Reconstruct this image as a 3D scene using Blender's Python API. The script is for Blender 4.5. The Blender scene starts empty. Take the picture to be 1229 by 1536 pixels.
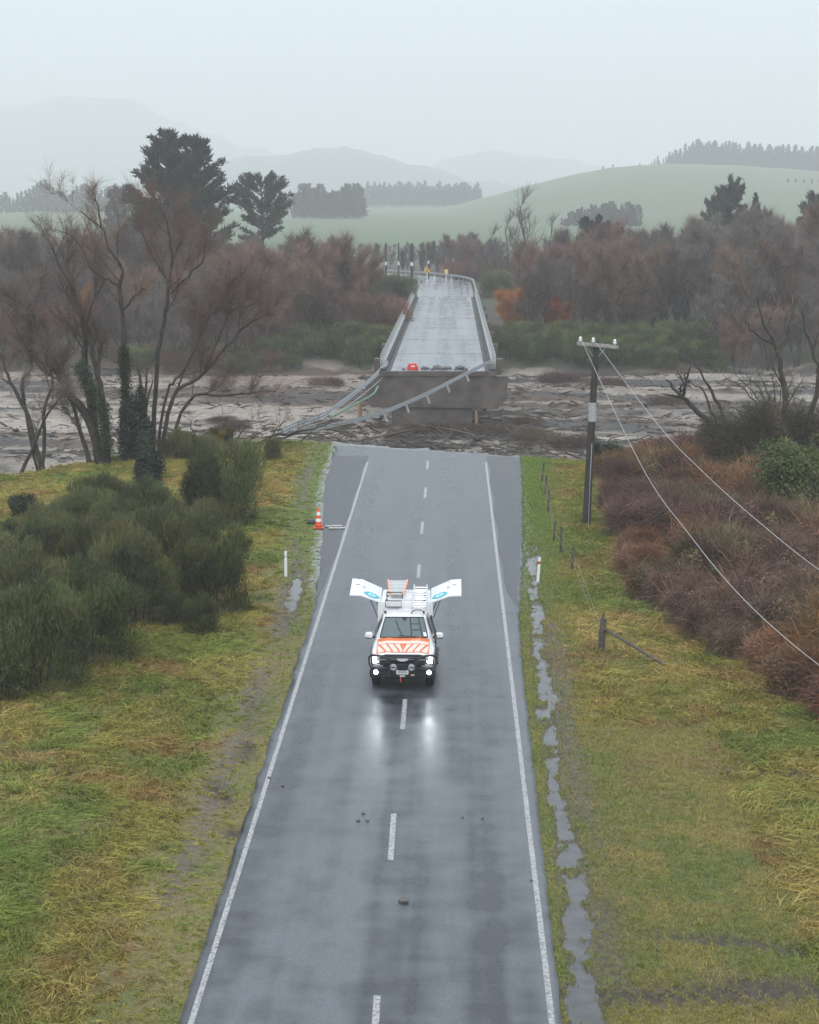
import bpy, bmesh, math, random
import numpy as np
from mathutils import Vector

R = math.radians
scene = bpy.context.scene
C = scene.collection
rng = np.random.default_rng(11)
random.seed(11)

# ------------------------------------------------------------------ camera
F_PX, W_PX, H_PX = 2840.0, 1229.0, 1536.0
HORIZON = 285.0
CAM_X, CAM_H = 1.43, 14.9
PITCH = math.atan((768 - HORIZON) / F_PX)
YAW = math.atan(66.5 / F_PX * math.cos(PITCH))
cam_data = bpy.data.cameras.new("camera")
cam = bpy.data.objects.new("camera", cam_data)
C.objects.link(cam)
cam_data.sensor_fit = 'HORIZONTAL'
cam_data.sensor_width = 36.0
cam_data.lens = F_PX / W_PX * 36.0
cam_data.clip_start = 0.5
cam_data.clip_end = 12000
cam.location = (CAM_X, 0, CAM_H)
cam.rotation_euler = (R(90) - PITCH, 0, YAW)
scene.camera = cam

# ------------------------------------------------------------------ sky, sun, exposure
SUN_EL, SUN_ROT = R(58), R(190)
world = bpy.data.worlds.new("World")
scene.world = world
world.use_nodes = True
wn = world.node_tree
wn.nodes.clear()
w_out = wn.nodes.new("ShaderNodeOutputWorld")
w_bg = wn.nodes.new("ShaderNodeBackground")
w_sky = wn.nodes.new("ShaderNodeTexSky")
w_sky.sky_type = 'NISHITA'
w_sky.sun_disc = False
w_sky.sun_elevation = SUN_EL
w_sky.sun_rotation = SUN_ROT
w_sky.air_density = 1.0
w_sky.dust_density = 4.0
w_mix = wn.nodes.new("ShaderNodeMix")
w_mix.data_type = 'RGBA'
w_mix.inputs[0].default_value = 0.93            # an unbroken sheet of rain cloud over the clear sky
w_mix.inputs[7].default_value = (6.22, 7.1, 7.95, 1)
wn.links.new(w_sky.outputs[0], w_mix.inputs[6])
wn.links.new(w_mix.outputs[2], w_bg.inputs[0])
w_bg.inputs[1].default_value = 0.12
wn.links.new(w_bg.outputs[0], w_out.inputs[0])

sun_data = bpy.data.lights.new("sun", 'SUN')
sun_data.energy = 1.5
sun_data.angle = R(50)
sun_data.color = (1.0, 0.985, 0.965)
sun = bpy.data.objects.new("sun", sun_data)
C.objects.link(sun)
sun_dir = Vector((math.sin(SUN_ROT) * math.cos(SUN_EL), math.cos(SUN_ROT) * math.cos(SUN_EL), math.sin(SUN_EL)))
sun.rotation_euler = sun_dir.to_track_quat('Z', 'Y').to_euler()
sun.location = (0, 0, 60)

vs = scene.view_settings
vs.view_transform = 'Standard'
vs.look = 'None'
vs.exposure = 0.42
vs.gamma = 1.0
vs.use_curve_mapping = False
scene.render.engine = 'CYCLES'
scene.cycles.max_bounces = 10
scene.cycles.diffuse_bounces = 3
scene.cycles.glossy_bounces = 3
scene.cycles.volume_bounces = 6
scene.cycles.transparent_max_bounces = 6
scene.cycles.sample_clamp_indirect = 6.0
scene.cycles.use_denoising = True

# ------------------------------------------------------------------ pixels -> places
_cp, _sp, _cy, _sy = math.cos(PITCH), math.sin(PITCH), math.cos(YAW), math.sin(YAW)
def ray(px, py):
    u, v = (px - 614.5) / F_PX, (768 - py) / F_PX
    fwd = _cp + v * _sp
    up = -_sp + v * _cp
    return (u * _cy - fwd * _sy, u * _sy + fwd * _cy, up)
def gp(px, py, z=0.0):
    "where the ray through a pixel meets height z"
    d = ray(px, py)
    t = (z - CAM_H) / d[2]
    return (CAM_X + d[0] * t, d[1] * t, z)
def at(px, py, Y):
    "where the ray through a pixel meets distance Y"
    d = ray(px, py)
    t = Y / d[1]
    return (CAM_X + d[0] * t, Y, CAM_H + d[2] * t)
def px_of(x, y, z=0.0):
    dx, dy, dz = x - CAM_X, y, z - CAM_H
    rx = dx * _cy + dy * _sy
    fy = -dx * _sy + dy * _cy
    dep = fy * _cp - dz * _sp
    up = fy * _sp + dz * _cp
    return 614.5 + F_PX * rx / dep, 768 - F_PX * up / dep

# ------------------------------------------------------------------ noise
_tab = np.random.default_rng(5).random((256, 256))
def vnoise(x, y, s=0):
    x = np.asarray(x, float) + s * 17.31; y = np.asarray(y, float) + s * 9.77
    xi = np.floor(x).astype(int); yi = np.floor(y).astype(int)
    fx = x - xi; fy = y - yi
    fx = fx * fx * (3 - 2 * fx); fy = fy * fy * (3 - 2 * fy)
    a = _tab[xi & 255, yi & 255]; b = _tab[(xi + 1) & 255, yi & 255]
    c = _tab[xi & 255, (yi + 1) & 255]; d = _tab[(xi + 1) & 255, (yi + 1) & 255]
    return (a * (1 - fx) + b * fx) * (1 - fy) + (c * (1 - fx) + d * fx) * fy
def fbm(x, y, s=0, o=4):
    r = 0; a = 0.5; f = 1.0
    for k in range(o):
        r = r + a * vnoise(np.asarray(x) * f, np.asarray(y) * f, s + k * 3); a *= .5; f *= 2.03
    return r / (1 - .5 ** o)
def sstep(a, b, x):
    t = np.clip((np.asarray(x, float) - a) / (b - a), 0, 1)
    return t * t * (3 - 2 * t)
def mixc(a, b, t):
    return a * (1 - t[..., None]) + np.asarray(b) * t[..., None]

# ------------------------------------------------------------------ objects and meshes
def tag(o, label=None, cat=None, group=None, kind=None):
    if label: o['label'] = label
    if cat: o['category'] = cat
    if group: o['group'] = group
    if kind: o['kind'] = kind
    return o
def empty(name, loc=(0, 0, 0), rz=0.0, label=None, cat=None, group=None):
    o = bpy.data.objects.new(name, None)
    C.objects.link(o)
    o.location = loc; o.rotation_euler = (0, 0, rz); o.empty_display_size = .3
    return tag(o, label, cat, group)
def link(name, me, mat=None, parent=None):
    if mat is not None and not me.materials: me.materials.append(mat)
    o = bpy.data.objects.new(name, me)
    C.objects.link(o)
    if parent: o.parent = parent
    return o
def np_mesh(name, V, quads=None, tris=None, col=None, smooth=False):
    V = np.ascontiguousarray(V, dtype=np.float32)
    me = bpy.data.meshes.new(name)
    me.vertices.add(len(V)); me.vertices.foreach_set('co', V.ravel())
    nq = 0 if quads is None else len(quads); nt = 0 if tris is None else len(tris)
    idx = []
    if nq: idx.append(np.asarray(quads, np.int32).ravel())
    if nt: idx.append(np.asarray(tris, np.int32).ravel())
    idx = np.concatenate(idx)
    me.loops.add(len(idx)); me.loops.foreach_set('vertex_index', idx)
    tot = np.concatenate([np.full(nq, 4, np.int32), np.full(nt, 3, np.int32)])
    st = np.concatenate([[0], np.cumsum(tot)[:-1]]).astype(np.int32)
    me.polygons.add(nq + nt)
    me.polygons.foreach_set('loop_start', st); me.polygons.foreach_set('loop_total', tot)
    if smooth: me.polygons.foreach_set('use_smooth', np.ones(nq + nt, bool))
    if col is not None:
        c = np.ones((len(V), 4), np.float32); c[:, :3] = col
        a = me.attributes.new('Col', 'FLOAT_COLOR', 'POINT')
        a.data.foreach_set('color', c.ravel())
    me.update(calc_edges=True)
    return me
def copy_tree(o, parent=None):
    c = o.copy(); C.objects.link(c)
    if parent: c.parent = parent
    for ch in list(o.children): copy_tree(ch, c)
    return c

class MB:
    def __init__(s): s.v = []; s.f = []
    def add(s, vs_, fs):
        n = len(s.v); s.v += [tuple(map(float, p)) for p in vs_]; s.f += [tuple(i + n for i in f) for f in fs]; return s
    def box(s, c, d, rx=0, ry=0, rz=0, taper=1.0):
        from mathutils import Euler
        m = Euler((rx, ry, rz)).to_matrix()
        vs_ = []
        for z in (-.5, .5):
            k = taper if z > 0 else 1
            for x, y in ((-.5, -.5), (.5, -.5), (.5, .5), (-.5, .5)):
                vs_.append(Vector(c) + m @ Vector((x * d[0] * k, y * d[1] * k, z * d[2])))
        return s.add(vs_, [(0, 3, 2, 1), (4, 5, 6, 7), (0, 1, 5, 4), (1, 2, 6, 5), (2, 3, 7, 6), (3, 0, 4, 7)])
    def tube(s, pts, rad, n=8, cap=True):
        pts = [Vector(p) for p in pts]
        if not hasattr(rad, '__len__'): rad = [rad] * len(pts)
        vs_, fs = [], []
        up = None
        for i, p in enumerate(pts):
            t = (pts[min(i + 1, len(pts) - 1)] - pts[max(i - 1, 0)]).normalized()
            if up is None:
                up = Vector((0, 0, 1)) if abs(t.z) < .9 else Vector((1, 0, 0))
            a = t.cross(up).normalized(); b = a.cross(t).normalized(); up = b
            for k in range(n):
                q = 2 * math.pi * k / n
                vs_.append(p + (a * math.cos(q) + b * math.sin(q)) * rad[i])
        for i in range(len(pts) - 1):
            for k in range(n):
                k2 = (k + 1) % n
                fs.append((i * n + k, (i + 1) * n + k, (i + 1) * n + k2, i * n + k2))
        if cap:
            fs.append(tuple(range(n))); fs.append(tuple((len(pts) - 1) * n + k for k in reversed(range(n))))
        return s.add(vs_, fs)
    def prism(s, outline, axis, a, b):
        "outline in the two other axes, extruded from a to b along axis"
        n = len(outline); vs_ = []
        for h in (a, b):
            for p, q in outline:
                vs_.append({'x': (h, p, q), 'y': (p, h, q), 'z': (p, q, h)}[axis])
        fs = [tuple(range(n)), tuple(n + k for k in reversed(range(n)))]
        fs += [(k, k + n, (k + 1) % n + n, (k + 1) % n) for k in range(n)]
        return s.add(vs_, fs)
    def lathe(s, prof, c=(0, 0, 0), n=16, axis='z'):
        vs_, fs = [], []
        for r, h in prof:
            for k in range(n):
                q = 2 * math.pi * k / n
                a, b = r * math.cos(q), r * math.sin(q)
                p = {'z': (a, b, h), 'y': (a, h, b), 'x': (h, a, b)}[axis]
                vs_.append((p[0] + c[0], p[1] + c[1], p[2] + c[2]))
        for i in range(len(prof) - 1):
            for k in range(n):
                k2 = (k + 1) % n
                fs.append((i * n + k, i * n + k2, (i + 1) * n + k2, (i + 1) * n + k))
        fs.append(tuple(reversed(range(n)))); fs.append(tuple((len(prof) - 1) * n + k for k in range(n)))
        return s.add(vs_, fs)
    def mesh(s, name, smooth=False, bevel=0.0):
        me = bpy.data.meshes.new(name)
        me.from_pydata(s.v, [], s.f)
        bm = bmesh.new(); bm.from_mesh(me)
        bmesh.ops.recalc_face_normals(bm, faces=bm.faces)
        if bevel:
            try: bmesh.ops.bevel(bm, geom=list(bm.edges), offset=bevel, segments=2, profile=.5, affect='EDGES', clamp_overlap=True)
            except Exception: pass
        bm.to_mesh(me); bm.free()
        if smooth:
            me.polygons.foreach_set('use_smooth', np.ones(len(me.polygons), bool))
            try: me.set_sharp_from_angle(angle=R(38))
            except Exception: pass
        me.update()
        return me
    def build(s, name, mat, parent=None, smooth=False, bevel=0.0, sub=0):
        o = link(name, s.mesh(name, smooth, bevel), mat, parent)
        if sub:
            m = o.modifiers.new('sub', 'SUBSURF'); m.levels = sub; m.render_levels = sub
        return o

# ------------------------------------------------------------------ materials
MATS = {}
def mat(name, col=(.5, .5, .5), rough=.6, metal=0.0, spec=.5, noise=0.0, scale=8.0, bump=0.0, bscale=40.0, emit=None, estr=0.0, trans=0.0, col2=None, coat=0.0):
    if name in MATS: return MATS[name]
    m = bpy.data.materials.new(name); m.use_nodes = True
    nt = m.node_tree; b = nt.nodes['Principled BSDF']
    b.inputs['Base Color'].default_value = (*col, 1)
    b.inputs['Roughness'].default_value = rough
    b.inputs['Metallic'].default_value = metal
    b.inputs['Specular IOR Level'].default_value = spec
    b.inputs['Coat Weight'].default_value = coat
    tc = nt.nodes.new('ShaderNodeTexCoord')
    if noise or col2:
        n = nt.nodes.new('ShaderNodeTexNoise'); n.inputs['Scale'].default_value = scale; n.inputs['Detail'].default_value = 5
        nt.links.new(tc.outputs['Object'], n.inputs['Vector'])
        r = nt.nodes.new('ShaderNodeValToRGB')
        c2 = col2 if col2 else tuple(c * (1 - noise) for c in col)
        r.color_ramp.elements[0].position = .35; r.color_ramp.elements[1].position = .65
        r.color_ramp.elements[0].color = (*c2, 1); r.color_ramp.elements[1].color = (*col, 1)
        nt.links.new(n.outputs['Fac'], r.inputs[0]); nt.links.new(r.outputs[0], b.inputs['Base Color'])
    if bump:
        n2 = nt.nodes.new('ShaderNodeTexNoise'); n2.inputs['Scale'].default_value = bscale; n2.inputs['Detail'].default_value = 4
        nt.links.new(tc.outputs['Object'], n2.inputs['Vector'])
        bp = nt.nodes.new('ShaderNodeBump'); bp.inputs['Strength'].default_value = bump; bp.inputs['Distance'].default_value = .05
        nt.links.new(n2.outputs['Fac'], bp.inputs['Height']); nt.links.new(bp.outputs[0], b.inputs['Normal'])
    if emit:
        b.inputs['Emission Color'].default_value = (*emit, 1); b.inputs['Emission Strength'].default_value = estr
    if trans:
        b.inputs['Transmission Weight'].default_value = trans
    MATS[name] = m
    return m
def veg_mat(name, vary=.25, rough=.65, spec=.25, trans=0.0):
    "colour from the mesh, a little different for every plant"
    m = bpy.data.materials.new(name); m.use_nodes = True
    nt = m.node_tree; b = nt.nodes['Principled BSDF']
    b.inputs['Roughness'].default_value = rough; b.inputs['Specular IOR Level'].default_value = spec
    a = nt.nodes.new('ShaderNodeAttribute'); a.attribute_name = 'Col'
    oi = nt.nodes.new('ShaderNodeObjectInfo')
    mr = nt.nodes.new('ShaderNodeMapRange'); mr.inputs['To Min'].default_value = 1 - vary; mr.inputs['To Max'].default_value = 1 + vary
    nt.links.new(oi.outputs['Random'], mr.inputs['Value'])
    h = nt.nodes.new('ShaderNodeHueSaturation')
    mul = nt.nodes.new('ShaderNodeMath'); mul.operation = 'MULTIPLY'; mul.inputs[1].default_value = 7.31
    fr = nt.nodes.new('ShaderNodeMath'); fr.operation = 'FRACT'
    mr2 = nt.nodes.new('ShaderNodeMapRange'); mr2.inputs['To Min'].default_value = .5 - vary * .08; mr2.inputs['To Max'].default_value = .5 + vary * .08
    nt.links.new(oi.outputs['Random'], mul.inputs[0]); nt.links.new(mul.outputs[0], fr.inputs[0]); nt.links.new(fr.outputs[0], mr2.inputs['Value'])
    nt.links.new(mr2.outputs[0], h.inputs['Hue'])
    nt.links.new(mr.outputs[0], h.inputs['Value']); nt.links.new(a.outputs['Color'], h.inputs['Color'])
    nt.links.new(h.outputs[0], b.inputs['Base Color'])
    if trans:
        out = nt.nodes['Material Output']
        tl = nt.nodes.new('ShaderNodeBsdfTranslucent'); nt.links.new(h.outputs[0], tl.inputs['Color'])
        mx = nt.nodes.new('ShaderNodeMixShader'); mx.inputs[0].default_value = trans
        nt.links.new(b.outputs[0], mx.inputs[1]); nt.links.new(tl.outputs[0], mx.inputs[2]); nt.links.new(mx.outputs[0], out.inputs[0])
    MATS[name] = m
    return m
VEG = veg_mat('foliage', .25, .6, .3, .25)
TWIG = veg_mat('twigs', .3, .8, .15)
GRASS = veg_mat('grass_blades', 0.0, .55, .3, .25)
BARK = mat('bark', (.06, .047, .038), .85, noise=.55, scale=3, bump=.6, bscale=9)
CONCRETE = mat('concrete', (.125, .103, .088), .6, col2=(.06, .048, .041), scale=.8, bump=.3, bscale=5)
STEEL = mat('galvanised_steel', (.5, .52, .54), .42, .55, noise=.25, scale=6)
WHITE = mat('white_paint', (.8, .8, .8), .25, coat=.6, noise=.05, scale=4)
BLACK = mat('black_plastic', (.015, .015, .017), .45)
RUBBER = mat('tyre_rubber', (.012, .012, .013), .8, bump=.3, bscale=30)

# ------------------------------------------------------------------ the lie of the land
BED, WATER = -5.05, -4.95
_bk = [(-400, 98), (-60, 98)] + [gp(a, b)[:2] for a, b in ((0, 703), (120, 690), (250, 674), (330, 661), (420, 656), (500, 663), (560, 667), (660, 674), (765, 683), (870, 690))] + [(11.5, 100.5), (14, 103), (20, 105), (60, 106), (400, 106)]
_bk.sort()
_bkx = np.array([p[0] for p in _bk]); _bky = np.array([p[1] for p in _bk])
def bank_y(x):
    x = np.asarray(x, float)
    return np.interp(x, _bkx, _bky) + (fbm(x * .9, x * 0 + 3.1, 4, 3) - .5) * 1.2
def far_y(x):
    x = np.asarray(x, float)
    return 206 + (fbm(x * .06, x * 0 + 7.7, 9, 3) - .5) * 12
# the seal widens towards the bridge
_sy_ = np.array([0, 32, 60, 66, 74, 82, 95, 112.]); _sl = np.array([3.5, 3.52, 3.55, 3.6, 3.95, 4.4, 5.2, 5.6]); _sr = np.array([3.45, 3.45, 3.7, 3.85, 4.2, 4.55, 5.0, 5.45])
def seal_l(y): return np.interp(y, _sy_, _sl)
def seal_r(y): return np.interp(y, _sy_, _sr)
_pale = [gp(1000, 668, BED), gp(360, 618, BED), gp(60, 640, BED), gp(500, 655, BED), gp(900, 555, BED), gp(470, 562, BED)]
_dark = [gp(830, 600, BED), gp(470, 590, BED), gp(640, 645, BED), gp(820, 660, BED), gp(930, 620, BED)]
def river_h(x, y):
    # long bars of gravel and mud lying along the current
    n = fbm(x * .022 + .015 * y, y * .13, 21, 4) - .5
    n2 = fbm(x * .08, y * .42, 25, 4) - .5
    n3 = fbm(x * .7, y * 1.8, 29, 4) - .5
    h = BED + .20 + n * 1.3 + n2 * .85 + n3 * .5
    for p in _pale: h = h - .34 * np.exp(-((x - p[0]) / 9) ** 2 - ((y - p[1]) / 7) ** 2)
    for p in _dark: h = h + .30 * np.exp(-((x - p[0]) / 11) ** 2 - ((y - p[1]) / 8) ** 2)
    return h
RUTS = [(5.9, 33.7, .1, 2.4, .5), (8.3, 33.9, -.22, 2.0, .48), (7.2, 36.2, -.28, 1.7, .34), (-4.35, 45.5, 1.9, 1.0, .25), (-4.1, 49.2, 1.7, .9, .22), (-3.75, 42.6, 1.5, .35, .3), (10.2, 47.5, -.2, 2.0, .5)]
def rut_mask(x, y):
    m = np.zeros(np.shape(x)); tr = np.zeros(np.shape(x))
    for (cx, cy, ang, ln, wd) in RUTS:
        u = (x - cx) * math.cos(ang) + (y - cy) * math.sin(ang); v = -(x - cx) * math.sin(ang) + (y - cy) * math.cos(ang)
        t = np.exp(-(v / wd) ** 2) * np.exp(-(u / ln) ** 4)
        m = np.maximum(m, t); tr = np.maximum(tr, t * (.5 + .5 * np.sin(u * 16 + v * 6 + 3 * vnoise(u * 2, v * 2, 3))))
    return m, tr
def ditch(x, y):
    "how deep the wheel-worn hollows beside the seal are"
    wr = seal_r(y) + .52 + (fbm(y * .16, y * 0, 31, 3) - .5) * .5
    dr = np.exp(-((x - wr) / (.10 + .32 * fbm(y * .3, y * 0, 35, 3))) ** 2) * sstep(84, 74, y) * .125 * (-.5 + 2.7 * fbm(x * 3.6, y * 1.9, 33, 4))
    wl = -(seal_l(y) + .75)
    dl = np.exp(-((x - wl) / .34) ** 2) * .10 * (np.exp(-((y - 69.5) / 5.2) ** 2) + .45 * np.exp(-((y - 52) / 3.5) ** 2))
    return dr + dl
def gz(x, y):
    x = np.asarray(x, float); y = np.asarray(y, float)
    by, fy = bank_y(x), far_y(x)
    out_l = np.clip(-x - seal_l(y), 0, None); out_r = np.clip(x - seal_r(y), 0, None)
    off = np.maximum(out_l, out_r)
    top = -.018 + (fbm(x * .5, y * .5, 2, 4) - .5) * .34 * sstep(.3, 3, off) + (fbm(x * 2.4, y * 2.4, 6, 3) - .5) * .10 * sstep(0, .7, off)
    top = top - ditch(x, y) - .35 * sstep(9, 18, off)
    top = top - .07 * rut_mask(x, y)[1]
    riv = river_h(x, y)
    far = -2.9 + 1.1 * sstep(0, 90, y - fy) + (fbm(x * .05, y * .05, 12, 4) - .5) * 1.6 * sstep(0, 20, y - fy)
    far = far * (1 - sstep(480, 700, y)) - .4 * sstep(480, 700, y)
    a = sstep(0, 4.2, y - by + (fbm(x * 1.3, y * 1.3, 14, 3) - .5) * 1.6); b = sstep(-1, 7, y - fy)
    return (top * (1 - a) + riv * a) * (1 - b) + far * b
def gz1(x, y): return float(gz(np.array([x]), np.array([y]))[0])

def lerp_axis(parts):
    return np.unique(np.round(np.concatenate([np.asarray(p, float) for p in parts]), 4))
xs = lerp_axis([[-3600, -2000, -1000, -500, -250, -140, -90], np.arange(-64, -6, .6), np.arange(-6, -3.2, .1), np.arange(-3.2, 3.2, .8), np.arange(3.2, 6, .1), np.arange(6, 12, .15), np.arange(12, 72, .6), [90, 140, 250, 500, 1000, 2000, 3600]])
ys = lerp_axis([[-150, -60, 0, 18], np.arange(26, 118, .32), np.arange(118, 218, .5), np.arange(218, 330, 2.5), [345, 370, 400, 450, 520, 600, 750, 1000, 1500, 2200, 3200, 5000, 7000]])
GX, GY = np.meshgrid(xs, ys)
GZ = gz(GX, GY)
def grid_quads(ny, nx):
    i = np.arange(ny - 1)[:, None] * nx + np.arange(nx - 1)[None, :]
    i = i.ravel()
    return np.stack([i, i + 1, i + 1 + nx, i + nx], 1)
def ground_colour(x, y, z):
    by, fy = bank_y(x), far_y(x)
    n1 = fbm(x * .35, y * .35, 40, 4); n2 = fbm(x * 1.6, y * 1.6, 44, 3); n3 = fbm(x * .12, y * .12, 48, 3)
    green = np.array([.11, .125, .034]); olive = np.array([.17, .145, .046]); straw = np.array([.20, .145, .06]); mud = np.array([.10, .08, .062])
    c = np.broadcast_to(olive, x.shape + (3,)).copy()
    c = mixc(c, green, sstep(.45, .62, n1) * .9)
    c = mixc(c, straw, sstep(.5, .68, n3 * .6 + n2 * .4) * .6)
    off = np.where(x > 0, x - seal_r(y), -x - seal_l(y))
    c = mixc(c, green * 1.25, sstep(1.5, .3, off) * sstep(60, 80, y) * .8)
    c = mixc(c, np.array([.30, .30, .295]), sstep(.34, .12, off + (fbm(x * 2, y * 2, 55, 3) - .5) * .35) * sstep(66, 74, y))
    # trodden, muddy strip beside the seal, and tyre ruts in the near right corner
    c = mixc(c, mud, np.clip(ditch(x, y) * 16, 0, 1))
    wt = np.exp(-((off - 1.0) / .35) ** 2) * (x < 0) * sstep(.42, .6, fbm(x * .8, y * .22, 50, 3))
    c = mixc(c, mud * 1.35, np.clip(wt, 0, 1) * .85)
    wr = np.exp(-((off - 1.05) / .6) ** 2) * (x > 0) * sstep(.36, .55, fbm(x * .8, y * .2, 53, 3)) * sstep(75, 60, y)
    c = mixc(c, mud * 1.1, np.clip(wr, 0, 1) * .8)
    rm, rt = rut_mask(x, y)
    c = mixc(c, mud * .6, np.clip(rm * .6 + rt * .8, 0, 1))
    # the bank, the bed and the far flats
    clay = np.array([.12, .09, .065])
    a = sstep(.2, 2.2, y - by)
    c = mixc(c, clay, a)
    dk = np.array([.072, .064, .058]); br = np.array([.11, .074, .052]); silt = np.array([.40, .34, .285])
    bed = mixc(np.broadcast_to(dk, x.shape + (3,)).copy(), br, sstep(.45, .6, fbm(x * .06, y * .2, 60, 3)))
    bed = mixc(bed, silt, .7 * np.clip(sstep(.50, .62, fbm(x * .05 + 3, y * .35, 63, 4)) * .9, 0, 1))
    bed = mixc(bed, np.array([.04, .036, .033]), sstep(.5, .7, fbm(x * .8, y * 2.8, 66, 3)) * .6)
    bed = mixc(bed, silt, sstep(WATER + .10, WATER + .0, z + (n2 - .5) * .1) * .8)
    c = mixc(c, bed, sstep(2.6, 5, y - by))
    fl = mixc(np.broadcast_to(np.array([.07, .058, .04]), x.shape + (3,)).copy(), np.array([.06, .07, .032]), sstep(.45, .6, n3))
    fl = mixc(fl, np.array([.11, .15, .07]), sstep(380, 600, y))
    return mixc(c, fl, sstep(0, 6, y - fy))
gcol = ground_colour(GX, GY, GZ)
gme = np_mesh('ground', np.stack([GX, GY, GZ], -1).reshape(-1, 3), grid_quads(len(ys), len(xs)), None, gcol.reshape(-1, 3), True)
gm = bpy.data.materials.new('earth'); gm.use_nodes = True
nt = gm.node_tree; bs = nt.nodes['Principled BSDF']
at_ = nt.nodes.new('ShaderNodeAttribute'); at_.attribute_name = 'Col'
tc = nt.nodes.new('ShaderNodeTexCoord')
nn = nt.nodes.new('ShaderNodeTexNoise'); nn.inputs['Scale'].default_value = 6; nn.inputs['Detail'].default_value = 8; nn.inputs['Roughness'].default_value = .7
nt.links.new(tc.outputs['Object'], nn.inputs['Vector'])
mr = nt.nodes.new('ShaderNodeMapRange'); mr.inputs['From Min'].default_value = .3; mr.inputs['From Max'].default_value = .7; mr.inputs['To Min'].default_value = .45; mr.inputs['To Max'].default_value = 1.4
nt.links.new(nn.outputs['Fac'], mr.inputs['Value'])
mx = nt.nodes.new('ShaderNodeMix'); mx.data_type = 'RGBA'; mx.blend_type = 'MULTIPLY'; mx.inputs[0].default_value = 1
nt.links.new(at_.outputs['Color'], mx.inputs[6]); nt.links.new(mr.outputs[0], mx.inputs[7]); nt.links.new(mx.outputs[2], bs.inputs['Base Color'])
bp = nt.nodes.new('ShaderNodeBump'); bp.inputs['Strength'].default_value = .7; bp.inputs['Distance'].default_value = .08
nt.links.new(nn.outputs['Fac'], bp.inputs['Height']); nt.links.new(bp.outputs[0], bs.inputs['Normal'])
bs.inputs['Roughness'].default_value = .7; bs.inputs['Specular IOR Level'].default_value = .35
tag(link('ground', gme, gm), 'grassy verges, cut river bank and muddy river bed', kind='structure')

def water_mat(name, col, rough, sc, strength, ir=1.33):
    m = bpy.data.materials.new(name); m.use_nodes = True
    nt = m.node_tree; b = nt.nodes['Principled BSDF']
    b.inputs['Base Color'].default_value = (*col, 1); b.inputs['Roughness'].default_value = rough; b.inputs['IOR'].default_value = ir
    tc = nt.nodes.new('ShaderNodeTexCoord'); mp = nt.nodes.new('ShaderNodeMapping'); mp.inputs['Scale'].default_value = (sc[0], sc[1], 1)
    n = nt.nodes.new('ShaderNodeTexNoise'); n.inputs['Scale'].default_value = 1; n.inputs['Detail'].default_value = 6
    nt.links.new(tc.outputs['Object'], mp.inputs[0]); nt.links.new(mp.outputs[0], n.inputs['Vector'])
    bp = nt.nodes.new('ShaderNodeBump'); bp.inputs['Strength'].default_value = strength; bp.inputs['Distance'].default_value = .15
    nt.links.new(n.outputs['Fac'], bp.inputs['Height']); nt.links.new(bp.outputs[0], b.inputs['Normal'])
    r = nt.nodes.new('ShaderNodeValToRGB'); r.color_ramp.elements[0].position = .38; r.color_ramp.elements[1].position = .6
    r.color_ramp.elements[0].color = (*[c * .72 for c in col], 1); r.color_ramp.elements[1].color = (*col, 1)
    nt.links.new(n.outputs['Fac'], r.inputs[0]); nt.links.new(r.outputs[0], b.inputs['Base Color'])
    return m
wm = MB(); wm.add([(-3500, 96, WATER), (3500, 96, WATER), (3500, 222, WATER), (-3500, 222, WATER)], [(0, 1, 2, 3)])
tag(wm.build('river', water_mat('silty_water', (.39, .325, .27), .22, (.8, 2.2), .6)), 'pale silty flood water braiding over the river bed', kind='structure')
PUD = -.082
pm = MB(); pm.add([(3.46, 29, PUD), (5.4, 29, PUD), (5.4, 86, PUD), (3.46, 86, PUD)], [(0, 1, 2, 3)])
puddle_mat = water_mat('puddle_water', (.10, .10, .10), .05, (2, 2), .05)
tag(pm.build('puddle', puddle_mat), 'long rainwater puddle along the right edge of the seal', kind='structure')
pm = MB(); pm.add([(-5.3, 60, PUD), (-3.9, 60, PUD), (-3.9, 78, PUD), (-5.3, 78, PUD)], [(0, 1, 2, 3)])
tag(pm.build('puddle', puddle_mat), 'short puddle in the grass by the white marker post', kind='structure')

# ------------------------------------------------------------------ hills
def hill(name, label, profile, Y0, Y1, base, col, col2, nx=160, ny=40, rough=.05, scale=.01, back=1.3, crest_n=0.0):
    "profile: picture points of the crest, which stands at distance Y1; the slope starts at Y0"
    pts = [at(a, b, Y1) for a, b in profile]
    px_ = np.array([p[0] for p in pts]); pz = np.array([p[2] for p in pts])
    X = np.linspace(px_[0], px_[-1], nx); yy = np.concatenate([np.linspace(0, 1, ny), np.linspace(1.08, back, 8)])
    XX, TT = np.meshgrid(X, yy)
    crest = np.interp(XX, px_, pz) + (fbm(XX / Y1 * 75, XX * 0 + Y1, 72, 5) - .5) * Y1 * crest_n * 2
    prof = np.where(TT <= 1, np.sin(np.clip(TT, 0, 1) * math.pi / 2) ** 1.25, 1 - ((TT - 1) / (back - 1)) ** 1.5)
    # seen from below, a slope of this form shows its crest as the skyline
    YY = Y0 + (Y1 - Y0) * TT
    XXw = CAM_X + (XX - CAM_X) * (YY / Y1)
    amp = np.clip(crest - base, 1, None)
    ZZ = base + (crest - base) * prof + (fbm(XX * scale, YY * scale, 70, 5) - .5) * amp * rough * prof
    n = fbm(XX * scale * 2, YY * scale * 2, 75, 4)
    c = mixc(np.broadcast_to(np.array(col), XX.shape + (3,)).copy(), col2, sstep(.42, .6, n))
    me = np_mesh(name, np.stack([XXw, YY, ZZ], -1).reshape(-1, 3), grid_quads(len(yy), nx), None, c.reshape(-1, 3), True)
    return tag(link(name, me, gm), label, kind='structure')
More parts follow.
